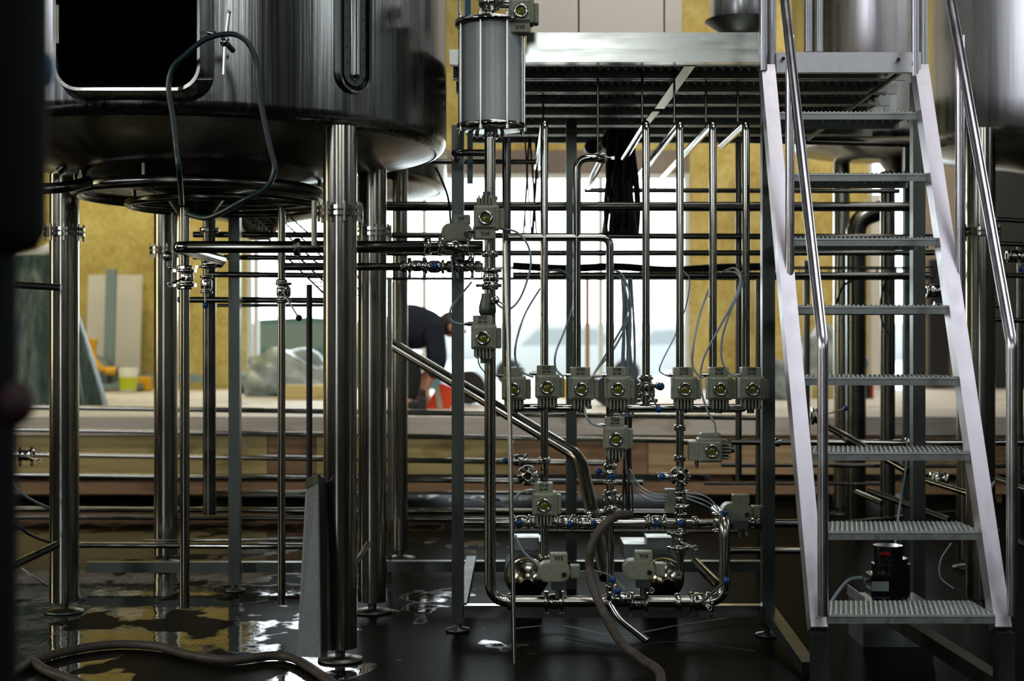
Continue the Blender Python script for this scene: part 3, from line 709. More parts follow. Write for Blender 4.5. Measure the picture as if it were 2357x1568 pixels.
def side_valve(px, py, D, text, label, flip=1):
    c = U(px, py, D); o = thing('actuator_valve', c, label, 'valve', 'oval actuator valves seen from the side'); r = .034
    P = []
    for sx, a0 in ((1,-90),(-1,90)):
        for j in range(9):
            a = math.radians(a0+180*j/8); P.append(c+V((sx*.026+r*.9*math.cos(a)-.012, -.03, r*math.sin(a))))
    MB().prism(P, (0,.07,0)).build('housing', 'valve_paint', o)
    P2 = [V((p.x*.88+c.x*.12, p.y-.006, p.z*.88+c.z*.12)) for p in P]; MB().prism(P2, (0,.006,0)).build('cover', 'valve_paint', o)
    MB().box(c+V((.004,-.0,.048)), (.062,.05,.034), bev=.004).build('terminal_box', 'valve_paint', o)
    MB().box(c+V((.062,.0,0)), (.034,.05,.046), bev=.004).build('side_cover', 'valve_paint', o)
    MB().cyl(c+V((.022,-.046,-.006)), c+V((.022,-.036,-.006)), .0085, n=16).build('crank_socket', 'black_metal', o)
    MB().box(c+V((.004,.0,-.048)), (.05,.045,.030)).cyl(c+V((.004,0,-.06)), c+V((.004,0,-.095)), .012).build('yoke', 'frame_steel', o)
    if text: vlettering(o, text, (.004, -.0265, .049), .019)
side_valve(1283, 1315, 5.0, 'V15', L('marked V15', 'side-on above the bottom pipe, left'))
side_valve(1478, 1310, 5.0, 'V16', L('marked V16', 'side-on above the bottom pipe, right of the brown hose'))
side_valve(1060, 537, 5.12, 'V7', L('marked V7', 'side-on, half behind V10'))
side_valve(1702, 1178, 5.28, '', 'side-on actuator valve at the right end of the bright lower manifold pipe')
c = U(1543, 1152, 5.2); tag(MB().box(c, (.042,.05,.085), bev=.004).build('junction_box', 'valve_paint'), 'small grey-green junction box behind the round sampling fitting', 'box')
c = U(1052, 20, 5.1); tag(MB().box(U(1212,40,5.0), (.022,.03,.06), bev=.003).build('switch_box', 'teal_part'), 'small blue switch box on the filter top, right side', 'box')

# hand ball valves
def ball_valve(px, py, D, ax, hx, hy, label, r=.013, hD=-.03, knob='blue_knob'):
    c = U(px,py,D); a = V(AX[ax]); o = thing('ball_valve', c, label, 'valve', 'small hand valves with ball knobs')
    mb = MB().lathe(c, [(r,-.035),(r*1.9,-.035),(r*1.9,-.026),(r*1.2,-.024),(r*1.7,-.014),(r*1.7,.014),(r*1.2,.024),(r*1.9,.026),(r*1.9,.035),(r,.035)], 20, a)
    mb.build('body', 'polished', o)
    k = U(hx,hy,D+hD); mb = MB().cyl(c, c+V((0,hD,0)), .006, n=10).cyl(c+V((0,hD,0)), k, .0035, n=8); mb.build('handle', 'polished', o)
    MB().ball(k, .0125).build('knob', knob, o)
    return o
BV = [(1487,890,5.2,'z',1516,943,'hand valve with a blue knob hanging on its lever, in the long valve row',.014),
 (1518,889,5.22,'y',1519,888,'small fitting with a blue knob beside the row\'s hand valve',.008),
 (1405,1092,5.2,'z',1378,1085,'hand valve below V26 with its blue knob to the left',.013),
 (1407,1150,5.2,'z',1408,1096,'hand valve with an upright blue knob, above the end of the brown hose',.012),
 (1410,1152,5.25,'x',1410,1153,'tiny valve with a blue knob low on the V26 pipe',.012),
 (1535,1098,5.15,'x',1524,1097,'blue knob left of the round open sampling fitting',.009),
 (1340,1203,5.33,'x',1367,1205,'hand valve with a blue knob where the brown hose crosses the manifold pipe',.015),
 (1300,1203,5.33,'x',1312,1207,'hand valve with a small blue knob right of V14 on the manifold pipe',.015),
 (1200,1203,5.33,'x',1195,1204,'hand valve with a dark blue knob left of V14 on the manifold pipe',.015),
 (1512,1203,5.33,'x',1512,1205,'hand valve with a small blue knob left of the crossing pipe',.015),
 (1567,1203,5.2,'z',1568,1204,'hand valve with a blue knob right on the pipe crossing',.012),
 (1655,1203,5.1,'z',1668,1180,'hand valve with a blue knob atop the right elbow pipe',.013),
 (1610,1385,5.05,'x',1672,1337,'hand valve on the bottom pipe with a long lever and blue knob',.018),
 (1408,1370,5.0,'z',1410,1335,'upper blue-knobbed hand valve where the chrome hose leaves the bottom pipe',.012),
 (1430,1378,4.98,'x',1422,1361,'lower blue-knobbed hand valve beside the brown hose',.012),
 (1000,614,5.1,'x',1001,612,'hand valve with a dark blue knob on the short upper pipe left of the filter',.013),
 (1140,690,5.0,'y',1168,706,'blue knob on a curved lever right of the thick upright pipe',.008),
 (475,655,5.6,'z',473,703,'hand valve with a dark blue knob hanging behind the left pipes',.013),
 (1885,958,6.8,'x',1947,940,'distant hand valve with a dark knob behind the stair\'s left handrail',.022),
 (1195,1060,5.8,'x',1163,1060,'hand valve with a dark blue knob left of the sampling fitting on a rear pipe',.014)]
for b in BV: ball_valve(b[0],b[1],b[2],b[3],b[4],b[5],b[6],b[7])
ball_valve(653, 672, 5.38, 'z', 688, 732, 'butterfly valve on the second left pipe with a dark red hanging knob', .016, knob='dark_red')
def butterfly(px, py, D, ax, r, label, lever=None, group='polished pipe couplings'):
    c = U(px,py,D); a = V(AX[ax]); o = thing('butterfly_valve', c, label, 'valve', group)
    MB().lathe(c, [(r,-.034),(r*1.55,-.032),(r*1.55,-.022),(r*1.15,-.018),(r*1.35,-.010),(r*1.35,.010),(r*1.15,.018),(r*1.55,.022),(r*1.55,.032),(r,.034)], 24, a).build('body', 'polished', o)
    u, w = frame(a)
    for s in (-1,1):
        MB().cyl(c+a*.027*s+w*r*1.4, c+a*.027*s+w*(r*1.4+.016), .005, n=8).box(c+a*.027*s+w*(r*1.4+.018), (.011,.011,.011)).build('clamp_bolt', 'polished', o)
        MB().box(c+a*.027*s-w*r*1.5, (.013,.013,.013)).build('clamp_hinge', 'polished', o)
    if lever:
        q = U(*lever); MB().cyl(c, c+V((0,-r*1.5,0)), .007, n=8).bar(c+V((0,-r*1.5,0)), q, .008, .005, (0,1,0)).torus(q, (0,1,0), .009, .003, 16, 6).build('lever', 'polished', o)
butterfly(430, 640, 5.28, 'z', .019, 'clamped butterfly valve on the left upright pipe under the long header', (392,655,5.2))
butterfly(1130, 640, 5.04, 'z', .021, 'coupling on the thick upright pipe above the dark reducer')
butterfly(1275, 1385, 5.05, 'x', .020, 'coupling on the bottom pipe under V15')
butterfly(1470, 1388, 5.05, 'x', .020, 'coupling on the bottom pipe under V16', (1500,1360,5.0))
butterfly(1620, 1388, 5.06, 'x', .020, 'coupling near the right end of the bottom pipe with a ring lever', (1633,1400,5.0))
butterfly(1565, 1245, 5.19, 'z', .016, 'coupling cluster on the upright pipe below the manifold crossing', (1600,1262,5.1))
butterfly(1565, 1150, 5.19, 'z', .018, 'tall coupling just under the round sampling fitting')
butterfly(1735, 1203, 5.34, 'x', .018, 'coupling at the right end of the manifold pipe beside the frame post')
butterfly(1495, 905, 5.21, 'z', .015, 'coupling under the blue-knobbed hand valve of the row')
butterfly(960, 612, 5.12, 'x', .015, 'coupling at the left of the short upper pipe')
butterfly(1070, 612, 5.12, 'x', .016, 'coupling on the short upper pipe beside the frame post', (1085,590,5.05))
butterfly(60, 1047, 6.5, 'x', .020, 'distant coupling with a round wheel at the far left rail pipe', (90,1060,6.4))
butterfly(480, 600, 6.0, 'z', .022, 'coupling on the dark rear pipe under the long header')
# round sampling fittings
for (px, py, D, l) in ((1565,1097,5.12,'round open sampling fitting in front of the crossing pipes'), (1215,1095,5.15,'round polished sampling fitting left above V14')):
    c = U(px,py,D); o = thing('sampling_fitting', c, l, 'fitting', 'round sampling fittings')
    MB().lathe(c, [(.012,.03),(.034,.025),(.038,.0),(.036,-.012),(.022,-.020),(.018,-.034),(.013,-.034),(.013,-.01)], 32, (0,1,0)).build('body', 'polished', o)
    MB().cyl(c+V((0,-.012,0)), c+V((0,-.010,0)), .013, n=20).build('bore', 'black_metal', o)
    mb = MB()
    for a in range(6): mb.ball(c+V((.034*math.cos(a*PI/3), -.014, .034*math.sin(a*PI/3))), .0055, 8)
    mb.build('screws', 'polished', o)

# ------------------------------------------------------------------ filter cylinder
fc = U(1132, 0, 5.05); X = fc.x; Df = 5.05
o = thing('filter_cylinder', (X, Df, 1.83), 'frosted glass filter cylinder between steel flanges with tie rods, right of the large tank', 'filter')
z0, z1 = 1.846, 2.195
MB().lathe((X,Df,0), [(.107,z0),(.107,z1)], 64).build('glass_cylinder', 'frosted_glass', o)
MB().cyl((X,Df,z0),(X,Df,z1),.016,n=16).build('inner_tube', 'dull_pipe', o)
MB().lathe((X,Df,0), [(0,z1),(.130,z1),(.130,z1+.017),(.03,z1+.019),(0,z1+.019)], 64).build('top_flange', 'polished', o)
MB().lathe((X,Df,0), [(0,z0-.016),(.124,z0-.016),(.124,z0),(0,z0)], 64).build('bottom_flange', 'polished', o)
for i in range(8):
    a = 2*PI*(i+.45)/8+.12; x = X+.121*math.cos(a); y = Df+.121*math.sin(a)
    MB().cyl((x,y,z0-.03),(x,y,z1+.03),.0042,n=10).cyl((x,y,z1+.017),(x,y,z1+.028),.008,n=6).ball((x,y,z1+.031),.0065,8).cyl((x,y,z0-.028),(x,y,z0-.016),.008,n=6).build('tie_rod', 'polished', o)
MB().lathe((X-.005,Df,0), [(.03,z1+.018),(.028,z1+.035),(.016,z1+.05),(.03,z1+.058),(.042,z1+.075),(.042,z1+.098),(.03,z1+.108),(.018,z1+.115),(.018,z1+.3)], 32).build('top_valve', 'polished', o)
MB().lathe((X-.005,Df,z1+.086), [(0,.0),(.022,.035),(.022,.105),(.03,.108),(.03,.118),(0,.118)], 24, (1,0,0)).build('side_outlet', 'polished', o)
MB().cyl((X-.003,Df,z0-.016),(X-.003,Df,z0-.05),.024,n=24).torus((X-.003,Df,z0-.04),(0,0,1),.024,.006).build('bottom_outlet', 'polished', o)
pipe('rod-like tube rising beside the filter cylinder at its upper left', [(1058,300,5.2),(1058,-60,5.2)], 7, 'polished')
tag(MB().box(U(1077,10,5.3), (.022,.03,.20)).build('conduit', 'teal_part'), 'blue conduit strip behind the filter top', 'conduit')
tag(MB().box(U(1082,360,5.25), (.020,.02,.20)).build('conduit', 'aluminium_dull'), 'grey conduit strip hanging left of the thick upright pipe', 'conduit')
pipe('small curved elbow pipe under the filter, in front of the frame post', [(1115,352,5.1),(1046,352,5.1)], 16, 'dull_pipe', back=.3, bend=.03)

# ------------------------------------------------------------------ manifold pipes
G = 'upright manifold pipes'
pipe('thick upright pipe from the filter down to the floor-level run, turning right and back up', [(1128,305,5.05),(1128,1385,5.05),(1668,1385,5.05),(1668,1192,5.05)], 26, 'leg_steel', [(1128,585,5.05,'z'),(1128,660,5.05,'z'),(1175,1385,5.05,'x'),(1560,1385,5.05,'x'),(1400,1385,5.05,'x')], .07, back=.22, group=G)
c = U(1122, 705, 5.03); tag(MB().lathe(c, [(.020,.045),(.022,.03),(.030,.0),(.031,-.02),(.024,-.035),(.02,-.04)], 28).build('reducer', 'frame_steel'), 'dark bulbous reducer on the thick upright pipe above V13', 'fitting')
pipe('upright manifold pipe above and below V23 with a bend at its top', [(1253,1292,5.2),(1253,280,5.2)], 18, 'pipe_steel', [(1253,1060,5.2,'z'),(1253,1285,5.2,'z')], back=1.4, bend=.03, group=G)
pipe('upright manifold pipe to V24 with a short swan-neck at the top', [(1328,900,5.2),(1328,364,5.2),(1386,364,5.2)], 18, 'pipe_steel', [(1386,364,5.24,'y')], back=.97, bend=.05, group=G)
pipe('manifold pipe coming from the left and turning down into V30', [(1170,547,5.2),(1404,547,5.2),(1404,1400,5.2)], 18, 'pipe_steel', [(1404,1075,5.2,'z'),(1404,1135,5.2,'z'),(1404,1175,5.2,'z')], .035, group=G)
pipe('upright manifold pipe with the hand valve, fourth from the right', [(1487,938,5.2),(1487,283,5.2)], 18, 'pipe_steel', [(1487,870,5.2,'z')], back=1.0, bend=.03, group=G)
pipe('upright manifold pipe to V25 running on down to the bottom, bent back at its top', [(1565,1315,5.2),(1565,283,5.2)], 18, 'pipe_steel', [(1565,985,5.2,'z'),(1565,1055,5.2,'z'),(1565,1270,5.2,'z')], back=1.75, bend=.03, group=G)
pipe('upright manifold pipe to V27 whose top runs far back', [(1641,938,5.2),(1641,283,5.2)], 18, 'pipe_steel', back=2.1, bend=.03, group=G)
pipe('rightmost upright manifold pipe to V28, its top bent back', [(1717,900,5.2),(1717,283,5.2)], 18, 'pipe_steel', back=.6, bend=.03, group=G)
pipe('dark thick upright pipe right of the filter outlet, ending at the row\'s left valve', [(1166,318,5.22),(1166,900,5.22)], 20, 'dull_pipe', group=G)
pipe('short header under V23 joining the left valves', [(1183,925,5.2),(1183,940,5.2),(1328,940,5.2),(1328,925,5.2)], 20, 'pipe_steel', bend=.03, name='header_pipe')
pipe('long header under the right half of the valve row', [(1404,940,5.2),(1717,940,5.2),(1717,905,5.2)], 20, 'pipe_steel', bend=.04, name='header_pipe')
pipe('thin upright drain tube reaching the floor in front of the skid', [(1163,555,4.95),(1172,900,4.9),(1184,1528,4.76)], 11, 'leg_steel', bend=0)
pipe('short horizontal pipe leading to the sideways actuator valve', [(1568,1017,5.25),(1680,1017,5.25)], 14)
pipe('rear pipe running from the sideways valve to the right edge behind the stair', [(1680,1018,6.2),(2400,1020,6.2)], 14, 'pipe_steel', [(1790,1018,6.2,'x'),(2090,1018,6.2,'x')])
pipe('bright lower manifold pipe crossing the skid from left to right', [(1064,1203,5.35),(1905,1205,5.35)], 19, 'polished', [(1225,1203,5.35,'x'),(1390,1203,5.35,'x'),(1490,1203,5.35,'x'),(1600,1203,5.35,'x'),(1695,1203,5.35,'x')])
pipe('thin pipe just under the bright lower manifold pipe', [(1064,1222,5.6),(1700,1224,5.6)], 8, 'dull_pipe')
pipe('pipe low behind the right frame post', [(1680,1268,5.8),(1875,1268,5.8)], 16, 'pipe_steel')
# headers left of the filter
pipe('long thick header pipe from the left elbow across to the filter pipe', [(1112,568,5.08),(404,569,5.08)], 28, 'pipe_steel', [(985,567,5.08,'x'),(685,569,5.08,'x')], back=.8, bend=.05, name='header_pipe')
c = U(1045, 568, 5.08); tag(MB().lathe(c, [(.022,-.055),(.034,-.055),(.034,-.045),(.027,-.042),(.027,.042),(.034,.045),(.034,.055),(.022,.055)], 32, (1,0,0)).build('pipe_sight_glass', 'polished'), 'short polished sight-glass section in the thick header beneath V7', 'fitting')
pipe('thinner header pipe below the thick one', [(1112,614,5.12),(655,614,5.12)], 18, 'pipe_steel', [(930,614,5.12,'x'),(1035,614,5.12,'x'),(1100,614,5.12,'x')], name='header_pipe')
pipe('left upright pipe hanging from the tank through the butterfly valve', [(425,478,5.3),(425,1400,5.3)], 23, 'leg_steel', [(425,618,5.3,'z'),(425,660,5.3,'z')])
pipe('slim upright pipe in the left group with the red-knobbed valve', [(648,478,5.4),(648,1392,5.4)], 18, 'leg_steel', [(648,650,5.4,'z'),(648,692,5.4,'z')])
pipe('black upright hose-like pipe between the slim pipe and the big front leg', [(712,655,6.0),(712,1105,6.0)], 14, 'black_rubber', name='rubber_pipe')
pipe('dark upright pipe behind the left upright pipe', [(482,505,6.4),(482,1185,6.4)], 30, 'dull_pipe', [(482,530,6.4,'z')])
pipe('thin bright upright tube left of the left upright pipe', [(398,490,5.6),(398,655,5.6)], 9, 'leg_steel')
pipe('short pipe hanging beside the front leg\'s flange', [(723,462,4.95),(723,565,4.95)], 13, 'leg_steel')
pipe('thin bright upright tube behind the big legs', [(905,650,6.9),(905,1200,6.9)], 7, 'leg_steel')
c = U(386, 590, 5.6); tag(MB().ball(c, .022).cyl(c, c+V((0,0,-.04)), .006).ball(c+V((.01,0,-.045)), .009).build('pressure_gauge', 'polished'), 'small round gauge between the left leg and the left upright pipe', 'gauge')
c = U(505, 606, 5.9); tag(MB().ball(c, .02).cyl(c-V((.05,0,0)), c, .009).build('pressure_gauge', 'polished'), 'small shiny round fitting right of the left upright pipe', 'gauge')
# rear rack
rk = 'horizontal pipes of the rear pipe rack'
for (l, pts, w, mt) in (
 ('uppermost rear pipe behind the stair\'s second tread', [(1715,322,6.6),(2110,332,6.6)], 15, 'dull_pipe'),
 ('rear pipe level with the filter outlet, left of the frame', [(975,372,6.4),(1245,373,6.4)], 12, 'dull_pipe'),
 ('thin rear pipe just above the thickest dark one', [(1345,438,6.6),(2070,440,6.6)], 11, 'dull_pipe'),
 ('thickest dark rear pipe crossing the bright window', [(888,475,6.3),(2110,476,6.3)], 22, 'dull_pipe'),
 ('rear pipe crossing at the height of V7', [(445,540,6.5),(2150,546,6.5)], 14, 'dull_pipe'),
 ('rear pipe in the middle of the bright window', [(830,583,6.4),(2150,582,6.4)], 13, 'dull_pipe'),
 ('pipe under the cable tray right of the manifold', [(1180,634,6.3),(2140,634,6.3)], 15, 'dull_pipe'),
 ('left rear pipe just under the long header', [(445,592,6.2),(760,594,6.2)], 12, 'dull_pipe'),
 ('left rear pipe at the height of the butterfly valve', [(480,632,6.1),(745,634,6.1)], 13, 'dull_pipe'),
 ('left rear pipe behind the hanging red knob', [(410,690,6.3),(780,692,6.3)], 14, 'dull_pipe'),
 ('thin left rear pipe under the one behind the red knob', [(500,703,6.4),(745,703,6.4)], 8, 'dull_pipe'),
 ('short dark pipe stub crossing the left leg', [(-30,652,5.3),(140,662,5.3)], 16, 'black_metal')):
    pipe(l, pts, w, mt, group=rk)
lk = 'low horizontal pipes in front of the timber stack'
for (l, pts, w, mt) in (
 ('topmost low pipe along the timber slab\'s edge', [(-20,936,8.3),(1760,962,7.7)], 12, 'pipe_steel'),
 ('second low pipe, crossing the glulam beams', [(-20,988,8.3),(1560,1015,7.7)], 11, 'pipe_steel'),
 ('third low pipe, crossing the glulam beams', [(-20,1045,8.3),(1420,1067,7.7)], 12, 'pipe_steel'),
 ('fourth low pipe, along the foot of the glulam beams', [(-20,1092,8.2),(1480,1112,7.7)], 11, 'pipe_steel'),
 ('fifth low pipe, between the slim left pipe and the front leg', [(495,1133,7.6),(1330,1136,7.5)], 8, 'pipe_steel'),
 ('sixth low pipe, near the floor', [(-20,1172,7.4),(1560,1180,7.2)], 13, 'pipe_steel'),
 ('seventh low pipe, just above the wet floor', [(-20,1190,7.3),(1310,1197,7.1)], 11, 'dull_pipe'),
 ('eighth low pipe at left, skirting the leg feet', [(180,1255,6.6),(730,1258,6.6)], 14, 'polished'),
 ('thin pipe lying just above the eighth low pipe', [(330,1245,6.7),(730,1240,6.7)], 6, 'polished'),
 ('low pipe right of the skid behind the stair\'s fifth tread gap', [(1660,1070,7.6),(2400,1073,7.6)], 11, 'dull_pipe'),
 ('thin low pipe right of the skid behind the stair', [(1620,1113,7.6),(2045,1114,7.6)], 8, 'dull_pipe'),
 ('thin low pipe behind the seventh tread', [(1890,1208,6.8),(2260,1172,7.2)], 8, 'dull_pipe')):
    pipe(l, pts, w, mt, group=lk)
# cable trays
def tray(label, P, Q, wid, n, mat='black_metal', h=.05):
    o = thing('cable_tray', P, label, 'cable tray'); d = Q-P; side = V((0,wid,0)) if abs(d.x) > abs(d.y)*.6 else V((wid,0,0)); up = V((0,0,h)); mb = MB()
    for s in (0, .33, .66, 1):
        mb.cyl(P+side*s, Q+side*s, .004, n=6)
    for s in (0, 1): mb.cyl(P+side*s+up, Q+side*s+up, .004, n=6)
    for k in range(n+1):
        c = P+d*k/n; mb.tube([c+up, c, c+side, c+side+up], .0025, 6)
    mb.build('wire_basket', mat, o); return o
tray('wire cable tray running behind the manifold towards the stair', U(820,640,6.6), U(2150,640,6.6), .15, 60)
tray('wire cable tray slanting down at left behind the front leg', U(565,500,6.9), U(760,690,5.7), .16, 22, 'dull_pipe')
tag(MB().tube(spline([U(1180,612,6.65), U(1300,618,6.65), U(1420,614,6.65), U(1540,622,6.65), U(1660,616,6.65), U(1760,614,6.65)]), .018, 8).build('cable_bundle', 'cable_dark'), 'dark cable bundle lying in the tray behind the manifold', 'cables')
def bundle(label, px0, px1, y0, y1, n, D, r=.006, spread=1., mat='cable_dark'):
    mb = MB()
    for i in range(n):
        t_ = (i+.5)/n; xa = px0+(px1-px0)*t_; P = []
        for k in range(7):
            s = k/6; P.append(U(xa+8*math.sin(s*4+i*1.7)*spread, y0+(y1-y0)*s, D+.03*math.sin(i*2.1+s*3)))
        mb.tube(spline(P, 4), r*(1+.3*math.sin(i*5)), 7)
    o = mb.build('cable_bundle', mat); return tag(o, label, 'cables', None, 'stuff')
bundle('thick bundle of black cables hanging behind the left swan-neck pipes', 1395, 1462, 300, 545, 15, 6.6, .012)
bundle('loose bundle of thin dark cables hanging left of the first manifold pipe', 1205, 1250, 315, 545, 8, 6.5, .004, .6)
bundle('bundle of grey-blue cables running down behind V30', 1430, 1458, 640, 960, 8, 5.5, .005, .6, 'cable_grey')
bundle('bundle of dark cables running down behind V26', 1432, 1455, 960, 1190, 7, 5.5, .005, .4, 'cable_dark')
# black ducts among the cables
c = U(1402, 345, 6.9)
tag(MB().cyl(c, c+V((0,-.3,0)), .055, n=28).cyl(c+V((-.09,0,0)), c+V((-.09,-.12,-.0)), .035, n=20).build('black_motor', 'black_rubber'), 'round black motor hanging under the platform among the cables', 'motor')
# hanger rods
for (px, y0, y1, D, l) in ((1250,180,285,5.9,'first'),(1376,180,352,5.45,'second'),(1478,150,285,5.5,'third'),(1552,150,280,5.5,'fourth'),(1625,180,280,5.6,'fifth'),(1698,180,280,5.6,'sixth')):
    tag(MB().cyl(U(px,y0,D), U(px,y1,D), .0048, n=8).build('hanger_rod', 'dull_pipe'), 'thin %s hanger rod from the left, between platform and manifold pipe tops' % l, 'rod')
# diagonal pipe
pipe('thick dark pipe slanting down from the legs to the manifold, its lower end bright', [(880,780,6.7),(1335,1052,6.1),(1395,1330,5.6)], 27, 'leg_steel', [(1368,1180,5.85,'z')], .06)
c = U(1338, 1055, 6.05)
# right rear
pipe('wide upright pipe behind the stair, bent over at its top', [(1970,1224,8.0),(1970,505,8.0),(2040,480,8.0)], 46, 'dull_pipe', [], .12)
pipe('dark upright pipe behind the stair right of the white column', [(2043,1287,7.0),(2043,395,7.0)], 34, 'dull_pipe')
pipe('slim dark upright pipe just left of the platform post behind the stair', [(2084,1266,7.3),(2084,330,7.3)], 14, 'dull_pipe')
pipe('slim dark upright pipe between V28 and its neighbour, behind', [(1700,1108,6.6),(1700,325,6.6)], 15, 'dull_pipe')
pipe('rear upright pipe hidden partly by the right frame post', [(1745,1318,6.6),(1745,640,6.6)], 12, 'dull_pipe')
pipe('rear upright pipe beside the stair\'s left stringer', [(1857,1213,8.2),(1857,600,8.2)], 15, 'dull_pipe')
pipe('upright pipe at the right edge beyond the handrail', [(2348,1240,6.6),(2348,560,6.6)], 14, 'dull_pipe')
for (l, pts, w) in (('bright slanting pipe behind the stair, upper', [(1898,978,6.3),(2090,1085,5.9)], 16), ('bright slanting pipe behind the stair, middle', [(2000,1130,6.3),(2185,1198,5.9)], 15), ('bright slanting pipe behind the stair, lower left', [(1970,1133,6.6),(2030,1158,6.4)], 12),
   ('bright slanting pipe right of the stair', [(2280,1095,5.9),(2420,1150,5.5)], 13), ('dark slanting pipe with a clamp right behind the stair', [(2128,1105,6.2),(2290,1155,5.9)], 14), ('thin bright slanting pipe at the lower right edge', [(2325,1235,5.4),(2420,1290,5.2)], 12)):
    pipe(l, pts, w, 'polished')
for i, (y, x0, x1) in enumerate(((505,2290,2357),(560,2280,2380),(632,2260,2390),(735,2270,2390),(700,2150,2300),(600,2240,2300))):
    pipe('dark pipe no. %s of the tangle beyond the right handrail' % ('one','two','three','four','five','six')[i] if False else ['dark pipe at the right edge level with the tank leg\'s flange','dark pipe at the right edge below the flange','dark pipe at the right edge level with the cable tray','dark pipe at the right edge level with the fourth tread','dark pipe behind the right baluster\'s foot','short dark pipe just below the right tank leg\'s flange'][i], [(x0,y,6.4),(x1,y+4,6.4)], 12, 'dull_pipe')
ball_valve(2150, 670, 6.3, 'x', 2175, 665, 'small shiny hand valve behind the right stringer', .018)
ball_valve(2335, 590, 6.3, 'x', 2350, 620, 'small shiny hand valve at the right edge beyond the handrail', .018)
ball_valve(2160, 1103, 6.2, 'x', 2165, 1092, 'small clamp valve on the dark slanting pipe behind the stair', .016, knob='frame_steel')
# grey leaning channel
o = thing('leaning_channel', U(712,1510,4.6), 'tall grey tapered sheet channel leaning against the big front leg', 'channel')
A = [U(683,1512,4.62), U(738,1514,4.55), U(732,1092,4.66), U(704,1118,4.72)]
zf = min(p.z for p in A); MB().prism(A, (0,.004,0)).build('face', 'panel_grey', o)
B = [U(738,1514,4.55), U(752,1514,4.74), U(752,1110,4.76), U(732,1092,4.66)]; MB().prism(B, (.003,0,0)).build('side', 'black_metal', o)
MB().prism([U(703,1125,4.715), U(732,1112,4.655), U(732,1090,4.655), U(704,1103,4.715)], (0,-.003,0)).build('top_lip', 'frame_steel', o)
# bottle opener shaped pipe handle
pipe('short bright slanted handle pipe at the right rear leg', [(812,1308,5.35),(848,1252,5.5)], 14, 'polished')
# ------------------------------------------------------------------ pumps
def pump(px, py, label):
    c = U(px, py, 5.45); o = thing('centrifugal_pump', (c.x, c.y, 0), label, 'pump', 'centrifugal pumps on the skid')
    MB().lathe(c, [(0,.10),(.075,.10),(.078,.06),(.078,.02),(.070,.0),(.062,-.01),(.03,-.025),(.03,-.05),(.022,-.05),(.022,-.12)], 40, (0,1,0)).build('volute', 'leg_steel', o)
    m_ = MB().cyl(c+V((0,.10,0)), c+V((0,.34,0)), .085, n=36)
    for k in range(7): m_.torus(c+V((0,.12+k*.03,0)), (0,1,0), .086, .004, 36, 6)
    m_.build('motor', 'frame_steel', o)
    MB().box(c+V((0,.25,.11)), (.10,.12,.05)).build('terminal_box', 'sheet_steel', o)
    MB().box((c.x, c.y+.2, (c.z-.08)/2), (.12,.2,c.z-.08)).build('base', 'frame_steel', o)
pump(1213, 1335, 'pump with a round steel face behind V15, at the left of the skid base')
pump(1530, 1335, 'pump with a round steel face behind V16, at the right of the skid base')
tag(MB().box(U(1480,1262,5.75), (.17,.2,.06)).build('control_box', 'sheet_steel'), 'pale sloping metal box behind V16', 'box')
tag(MB().box(U(1215,1253,5.8), (.11,.2,.05)).build('control_box', 'sheet_steel'), 'small pale metal box behind the thin drain tube', 'box')
pipe('dull grey pipe stub slanting behind the right pump', [(1600,1295,5.6),(1655,1350,5.35)], 22, 'polished')
# black motor on steel box behind the stair
c = U(2050, 1380, 5.1)
o = thing('agitator_motor', (c.x, 5.1, c.z), 'black upright electric motor with a small red badge and grey nameplate behind the stair', 'motor')
bz = c.z
MB().cyl((c.x,5.1,bz),(c.x,5.1,bz+.13),.068,n=36).cyl((c.x,5.1,bz+.13),(c.x,5.1,bz+.15),.06,n=36).cyl((c.x-.01,5.1,bz+.15),(c.x-.01,5.1,bz+.195),.052,n=36).box((c.x-.055,5.06,bz+.06),(.07,.09,.085),bev=.006).build('housing', 'black_gloss', o)
MB().box((c.x-.060,5.012,bz+.062),(.060,.003,.034)).build('nameplate', 'name_plate', o)
MB().box((c.x-.033,5.046,bz+.172),(.034,.006,.010)).build('badge', 'red_plastic', o)
MB().cyl((c.x-.085,5.06,bz+.075),(c.x-.105,5.06,bz+.075),.008,n=12).build('cable_gland', 'polished', o)
zz = c.z
o = thing('motor_stand', (c.x,5.1,0), 'brushed steel box stand carrying the black motor', 'stand')
MB().box((c.x,5.12,zz/2-.004),(.24,.22,zz-.008)).build('body', 'sheet_steel', o)
MB().box((c.x,5.12,zz-.004),(.245,.25,.006)).box((c.x-.12,5.12,zz+.014),(.004,.25,.03)).build('tray', 'satin', o)
# ------------------------------------------------------------------ loose cables and hoses
def cable(label, pts, r=.0039, mat='cable_grey', D=4.99, k=8, name='cable', cat='cable'):
    return tag(MB().tube(spline([U(p[0],p[1],p[2] if len(p)>2 else D) for p in pts], k), r, 8).build(name, mat), label, cat)
cable('grey-green cable curving right from V10 and back to the blue knob', [(1162,528),(1190,535),(1215,565),(1222,605),(1212,650),(1195,690),(1172,712),(1150,705),(1138,690)])
cable('dark cable curving from V23\'s gland up behind the first manifold pipe', [(1243,665,5.3),(1210,720,5.2),(1190,780),(1186,825),(1200,855),(1228,868)])
cable('cable looping from the tray down to V24\'s gland', [(1258,625,5.5),(1290,622,5.4),(1318,645,5.3),(1322,690,5.3),(1300,760,5.2),(1280,810),(1279,848),(1298,868)])
cable('cable looping from the tray down to V30\'s gland', [(1400,622,5.5),(1430,630,5.3),(1450,680,5.25),(1448,730,5.25),(1415,800,5.25),(1375,850,5.2),(1368,866,5.05),(1385,866)])
cable('second cable beside V30\'s gland cable', [(1400,632,5.5),(1428,640,5.3),(1444,690,5.25),(1438,740,5.25),(1405,800,5.25),(1366,862,5.2)])
